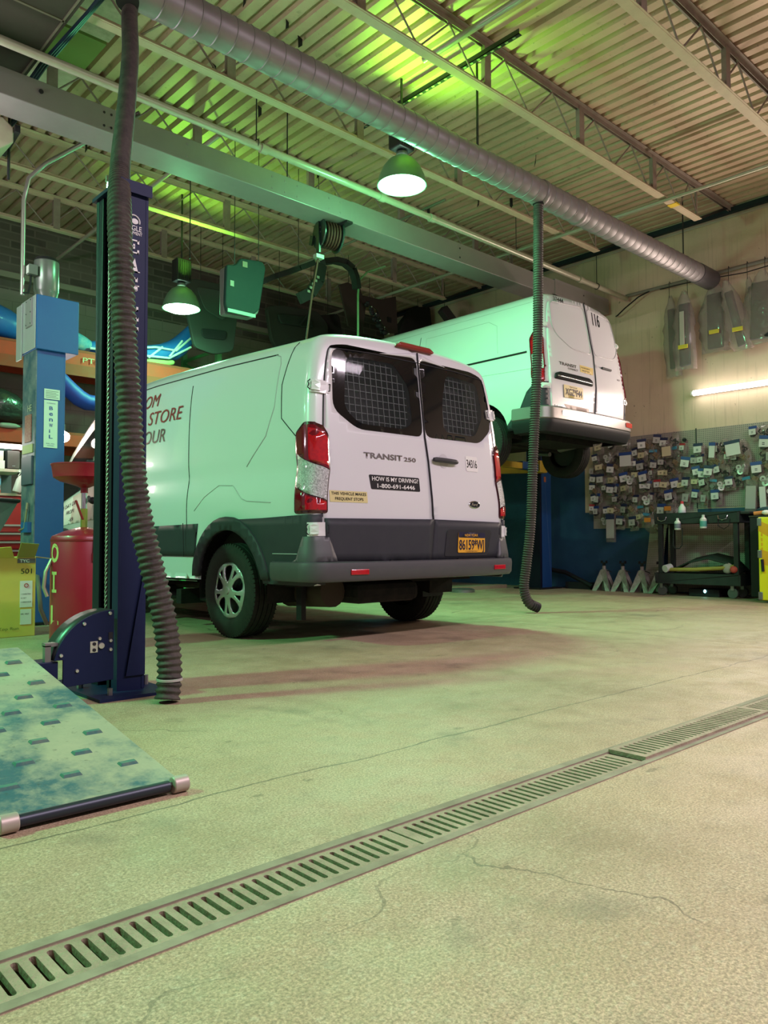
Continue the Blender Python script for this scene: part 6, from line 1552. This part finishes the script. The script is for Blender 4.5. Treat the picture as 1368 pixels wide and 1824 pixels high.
for p_ in ((.0, .10), (.05, .07), (-.04, .05), (.06, -.02), (.0, -.06), (-.05, 0)):
    q = C0-ax*.122+sd*p_[0]+Vector((0,0,p_[1])); B().tube([q, q-ax*.004], .008, 8).build('rivet', STEEL, hr)
B().box(rcx-.05, rcx+.05, rcy-.05, rcy+.05, 4.055-.0, 4.07).bar((rcx, rcy, rcz+.14), (rcx, rcy, 4.066), .06, .06).build('mount', RL, hr)
g_ = C0-ax*.12-Vector((0,0,.24)); B().box(g_.x-.05, g_.x+.05, g_.y-.03, g_.y+.03, g_.z-.03, g_.z+.01).build('roller_guide', mat('guide_pale', (.35,.42,.33), .4, .4), hr)
B().tube([g_, g_+Vector((-.01, .1, -.4)), g_+Vector((-.03, .2, -1.0)), (4.93, 6.60, 2.30)], .010, 8).build('hanging_hose', mat('hose_red_brown', (.060,.020,.014), .6), hr, smooth=True)

def panel_thing(name, label, cat, Y, poly, m, d=.05, hang=None, z_up=5.12, extra=()):
    """a real trim panel hung facing the room: poly in (x, z) at distance Y, thickness d, wires up to the joists"""
    xs = sum(p_[0] for p_ in poly)/len(poly); zs = max(p_[1] for p_ in poly)
    t = thing(name, label, cat, (xs, Y, zs))
    B().prism(poly, 'y', Y, Y+d).build('panel', m, t, bevel=.012)
    for hx, hz in (hang or ((xs, zs),)): B().tube([(hx, Y+d/2, hz-.01), (hx, Y+d/2, z_up)], .004, 5).build('wire', BLKSTEEL, t)
    return t
TEAL = mat('trim_dark_teal', (.010, .028, .026), .6, n=(5,.4,(.018,.04,.034))); DG = mat('trim_dark_grey', (.018,.017,.017), .75, n=(5,.4,(.03,.026,.024))); DBR = mat('trim_brown_board', (.035,.024,.020), .8)
t = panel_thing('liftgate_panel', 'dark teal tray shaped trim panel hanging edge on above the near van', 'trim panel', 7.0, rnd_poly([(4.25, 3.62), (4.36, 3.64), (4.42, 3.73), (4.70, 3.76), (4.74, 3.70), (4.66, 3.22), (4.58, 3.15), (4.27, 3.12), (4.235, 3.20)], .03), TEAL, .05, ((4.36, 3.66), (4.66, 3.74)), 5.125)
B().prism(rnd_poly([(4.245, 3.60), (4.43, 3.70), (4.735, 3.74), (4.76, 3.68), (4.68, 3.20), (4.60, 3.12), (4.25, 3.10)], .03), 'y', 7.05, 7.14).build('rim', mat('rim_grey', (.10,.09,.09), .5), t, bevel=.01)
B().box(4.29, 4.335, 6.992, 7.0, 3.40, 3.46).build('sticker', mat('sticker_dull', (.25,.30,.22), .6), t)
B().box(4.44, 4.50, 6.992, 7.0, 3.64, 3.70).build('sticker', mat('sticker_tan', (.20,.20,.12), .6), t)
B().box(4.26, 4.60, 6.985, 7.0, 3.12, 3.155).build('bottom_flange', mat('flange_mint', (.25,.42,.33), .4), t)
# curved bumper trims
def strip_thing(name, label, pts, w, h, m, wires):
    t = thing(name, label, 'trim strip', pts[0])
    b = B()
    for p_, q_ in zip(pts, pts[1:]): b.bar(p_, Vector(q_)+(Vector(q_)-Vector(p_))*.03, w, h, (0, 1, 0))
    b.build('strip', m, t)
    for p_ in wires: B().tube([p_, (p_[0], p_[1], 5.125)], .004, 5).build('wire', BLKSTEEL, t)
    return t
strip_thing('bumper_trim', 'long dark curved trim strip right of the dark teal panel', [(4.80, 7.3, 3.60), (5.05, 7.3, 3.75), (5.40, 7.3, 3.93), (5.62, 7.3, 4.05)], .06, .07, DG, [(5.40, 7.3, 3.95)])
t = strip_thing('grille_trim', 'curved dark grille trim with slots beside the red hose', [(5.74, 7.3, 4.06), (5.70, 7.3, 3.86), (5.58, 7.3, 3.68), (5.42, 7.3, 3.58)], .13, .06, DG, [(5.70, 7.3, 4.05)])
for k in range(5): B().box(5.50+k*.035, 5.535+k*.035, 7.25, 7.262, 3.66+k*.05, 3.69+k*.05).build('slot', mat('slot_pale', (.25,.25,.2), .6), t)
strip_thing('hook_trim', 'dark hook shaped strip right below the hose reel', [(5.92, 7.5, 4.19), (6.12, 7.5, 4.26), (6.28, 7.5, 4.27), (6.40, 7.5, 4.22), (6.46, 7.5, 4.10), (6.48, 7.5, 3.98)], .07, .10, DG, [(6.12, 7.5, 4.28)])
# door cards and boards against the back
t = panel_thing('door_card', 'large grey car door card hanging on the back wall right of the small lamp', 'door card', 9.55, rnd_poly([(5.10, 4.20), (5.25, 4.36), (5.80, 4.38), (6.0, 4.10), (5.92, 3.45), (5.60, 3.35), (5.30, 3.40)], .08), mat('door_card_grey', (.038,.036,.036), .7), .06, ((5.4, 4.36), (5.75, 4.36)), 5.125)
B().prism(rnd_poly([(5.30, 4.25), (5.70, 4.28), (5.85, 4.05), (5.75, 3.85), (5.45, 3.95)], .06), 'y', 9.53, 9.55).build('armrest_recess', mat('recess_grey', (.045,.045,.045), .6), t, bevel=.01)
B().prism(rnd_poly([(5.38, 3.68), (5.80, 3.72), (5.78, 3.58), (5.42, 3.55)], .05), 'y', 9.53, 9.55).build('pocket', BLACKP, t, bevel=.01)
t = panel_thing('door_card', 'dark brown door card with armrest hanging over the near van roof', 'door card', 9.5, rnd_poly([(6.45, 4.20), (6.75, 4.28), (7.40, 4.32), (7.62, 4.15), (7.60, 3.70), (6.75, 3.50), (6.55, 3.70)], .08), mat('door_card_brown', (.028,.022,.021), .75), .08, ((6.7, 4.27), (7.3, 4.30)), 5.125)
B().prism(rnd_poly([(6.62, 4.12), (7.25, 4.20), (7.30, 4.02), (6.68, 3.98)], .05), 'y', 9.46, 9.5).build('armrest', DG, t, bevel=.015)
B().tube([(7.02, 9.44, 4.02), (7.08, 9.43, 4.10), (7.15, 9.44, 4.18)], .022, 8).build('grab_handle', BLACKP, t, smooth=True)
panel_thing('door_card', 'dark low panel between the brown door card and the brown board', 'door card', 9.7, rnd_poly([(7.45, 4.30), (8.0, 4.45), (8.1, 4.0), (7.5, 3.75)], .1), DG, .1, ((7.8, 4.4),), 5.125)
t = panel_thing('trim_board', 'flat brown board with cut outs hanging behind the thin green conduit', 'trim board', 9.0, [(7.42, 4.62), (7.60, 4.70), (7.85, 4.66), (7.90, 4.56), (8.30, 4.58), (8.62, 4.70), (8.66, 4.10), (8.46, 4.06), (8.30, 4.20), (8.20, 4.40), (7.98, 4.46), (7.90, 3.95), (7.60, 4.02), (7.55, 4.20)], DBR, .03, ((7.62, 4.68), (8.55, 4.66)), 5.125)
B().box(8.42, 8.50, 8.985, 9.0, 4.24, 4.32).build('cut_out', mat('cutout_dark', (.01,.01,.01), .9), t)
t = thing('parts_cluster', 'tangle of small dark fittings hanging under the brown board', 'fittings', (8.05, 8.95, 4.3))
b = B(); rg = random.Random(4)
for k in range(14):
    c_ = (7.92+.028*k+rg.uniform(-.03,.03), 8.92+rg.uniform(-.04,.04), 4.42-.030*k+rg.uniform(-.03,.03)); b.ball(c_, rg.uniform(.03,.055), .03, rg.uniform(.03,.05), 8, 6)
b.build('fittings', BLACKP, t)
B().tube([(7.95, 8.9, 4.44), (7.95, 8.9, 4.95)], .004, 5).build('wire', BLKSTEEL, t)
b = B()
for k in range(5): b.ball((7.96+.09*k, 8.86, 4.36-.09*k), .010, .01, .012, 8, 6)
b.build('bright_clips', mat('clip_bright', (.5,.48,.42), .3, .6), t)
t = panel_thing('fender_liner', 'big dark curved liner leaning behind the raised van near the corner', 'fender liner', 9.70, rnd_poly([(9.33, 4.20), (9.42, 4.55), (9.75, 4.92), (10.15, 5.0), (10.2, 4.6), (9.9, 4.2)], .06), DG, .15, ((9.9, 4.95),), 5.125)
t = panel_thing('fender_liner', 'second dark liner corner above the raised van roof', 'fender liner', 8.8, rnd_poly([(9.50, 4.60), (9.62, 4.72), (9.95, 4.48), (9.9, 4.30)], .03), mat('liner_slate', (.05,.045,.045), .6), .12, ((9.62, 4.70),), 5.125)

# ================================================================== upper left corner
DKP = mat('dark_door_panel', (.055,.050,.038), .6, n=(3,.4,(.075,.068,.052)))
dp = thing('raised_door', 'dark raised overhead door panel under the roof in the upper left corner', 'overhead door', (1.8, 6.0, 4.65))
B().box(.2, 2.12, 3.3, 6.88, 4.60, 4.65).build('door_leaf', DKP, dp)
for x in (.8, 1.60, 2.08): B().box(x, x+.015, 3.3, 6.88, 4.592, 4.60).build('panel_seam', mat('seam_tan', (.16,.145,.10), .6), dp)
for y in (4.2, 5.75, 6.75): B().box(.2, 2.10, y, y+.02, 4.592, 4.60).build('panel_seam', mat('seam_tan', (.16,.145,.10), .6), dp)
B().bar((1.9, 6.6, 4.65), (1.9, 6.6, ZC), .05, .05).bar((1.9, 3.9, 4.65), (1.9, 3.9, ZC), .05, .05).build('door_bracket', BLKSTEEL, dp)
BDM = mat('mottled_board', (.50,.46,.35), .7, n=(12,.7,(.30,.27,.19)))
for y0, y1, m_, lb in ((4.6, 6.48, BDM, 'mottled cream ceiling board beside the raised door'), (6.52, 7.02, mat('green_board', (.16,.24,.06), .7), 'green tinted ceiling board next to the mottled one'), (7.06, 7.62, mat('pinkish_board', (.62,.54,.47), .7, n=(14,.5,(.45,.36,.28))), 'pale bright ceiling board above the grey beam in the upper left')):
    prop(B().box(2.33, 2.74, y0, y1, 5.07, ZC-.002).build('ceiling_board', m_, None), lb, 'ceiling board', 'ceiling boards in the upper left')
t = thing('cable_bundle', 'thick black cable bundle running along the raised door edge', 'cable', (2.33, 6.5, 4.9))
for k in range(3): B().tube([(2.18+.02*k, 4.2, 4.58), (2.17+.015*k, 5.5, 4.57+.01*k), (2.13+.02*k, 6.35, 4.56), (2.10+.02*k, 6.75, 4.48), (2.06+.01*k, 6.8, 4.25), (2.0, 6.85, 4.13)], .014, 8).build('cable', mat('cable_navy', (.01,.02,.03), .3), t, smooth=True)
uh = thing('unit_heater', 'beige heater casing at the left edge below the grey beam', 'heater', (1.8, 6.6, 3.9))
B().prism([(1.2, 3.80), (1.86, 3.82), (1.98, 3.92), (1.98, 4.04), (1.90, 4.10), (1.2, 4.10)], 'y', 6.50, 7.2).build('casing', mat('heater_beige', (.46,.42,.31), .6, n=(6,.4,(.36,.32,.22))), uh, bevel=.01)
B().bar((2.0, 6.47, 4.03), (2.02, 6.9, 4.0), .04, .06).tube([(2.02, 6.75, 4.30), (2.02, 6.75, 3.72)], .012, 8).bar((1.6, 6.9, 4.1), (1.6, 6.9, 4.6), .03, .03).build('bracket', BLKSTEEL, uh)
# torn insulation flaps and hooks hanging from the deck
rg = random.Random(12)
for k, (x, y) in enumerate([(3.1, 5.6), (3.3, 5.2), (3.75, 5.25), (3.95, 5.35), (3.6, 6.2), (4.3, 6.5), (5.6, 7.2), (6.3, 7.6), (4.9, 8.0), (6.9, 6.3), (7.6, 6.4), (7.2, 5.2), (3.0, 7.9), (3.3, 8.4)]):
    h_ = rg.uniform(.06, .14); w_ = rg.uniform(.03, .07)
    o = B().add([(x, y, ZC), (x+w_, y+.02, ZC), (x+w_*1.1, y+.03, ZC-h_*.6), (x+w_*.5, y+.035, ZC-h_), (x+.01, y+.01, ZC-h_*.5)], [(0,1,2,3,4)]).build('torn_flap', mat('flap_black', (.02,.02,.018), .8), None, solid=.004)
    prop(o, 'small torn black flap hanging from the roof deck', 'flap', 'torn black flaps hanging from the deck')
for x, y in ((4.35, 3.95), (7.3, 7.0), (7.9, 6.1), (8.2, 5.9)):
    o = B().tube([(x, y, ZC), (x, y, ZC-.10)], .02, 8).tube([(x, y, ZC-.10), (x+.01, y, ZC-.17), (x+.04, y, ZC-.19), (x+.06, y, ZC-.16)], .008, 6).build('deck_hook', BLKSTEEL, None)
    prop(o, 'black clamp with a small hook fixed to the roof deck', 'hook', 'black clamps fixed to the deck')
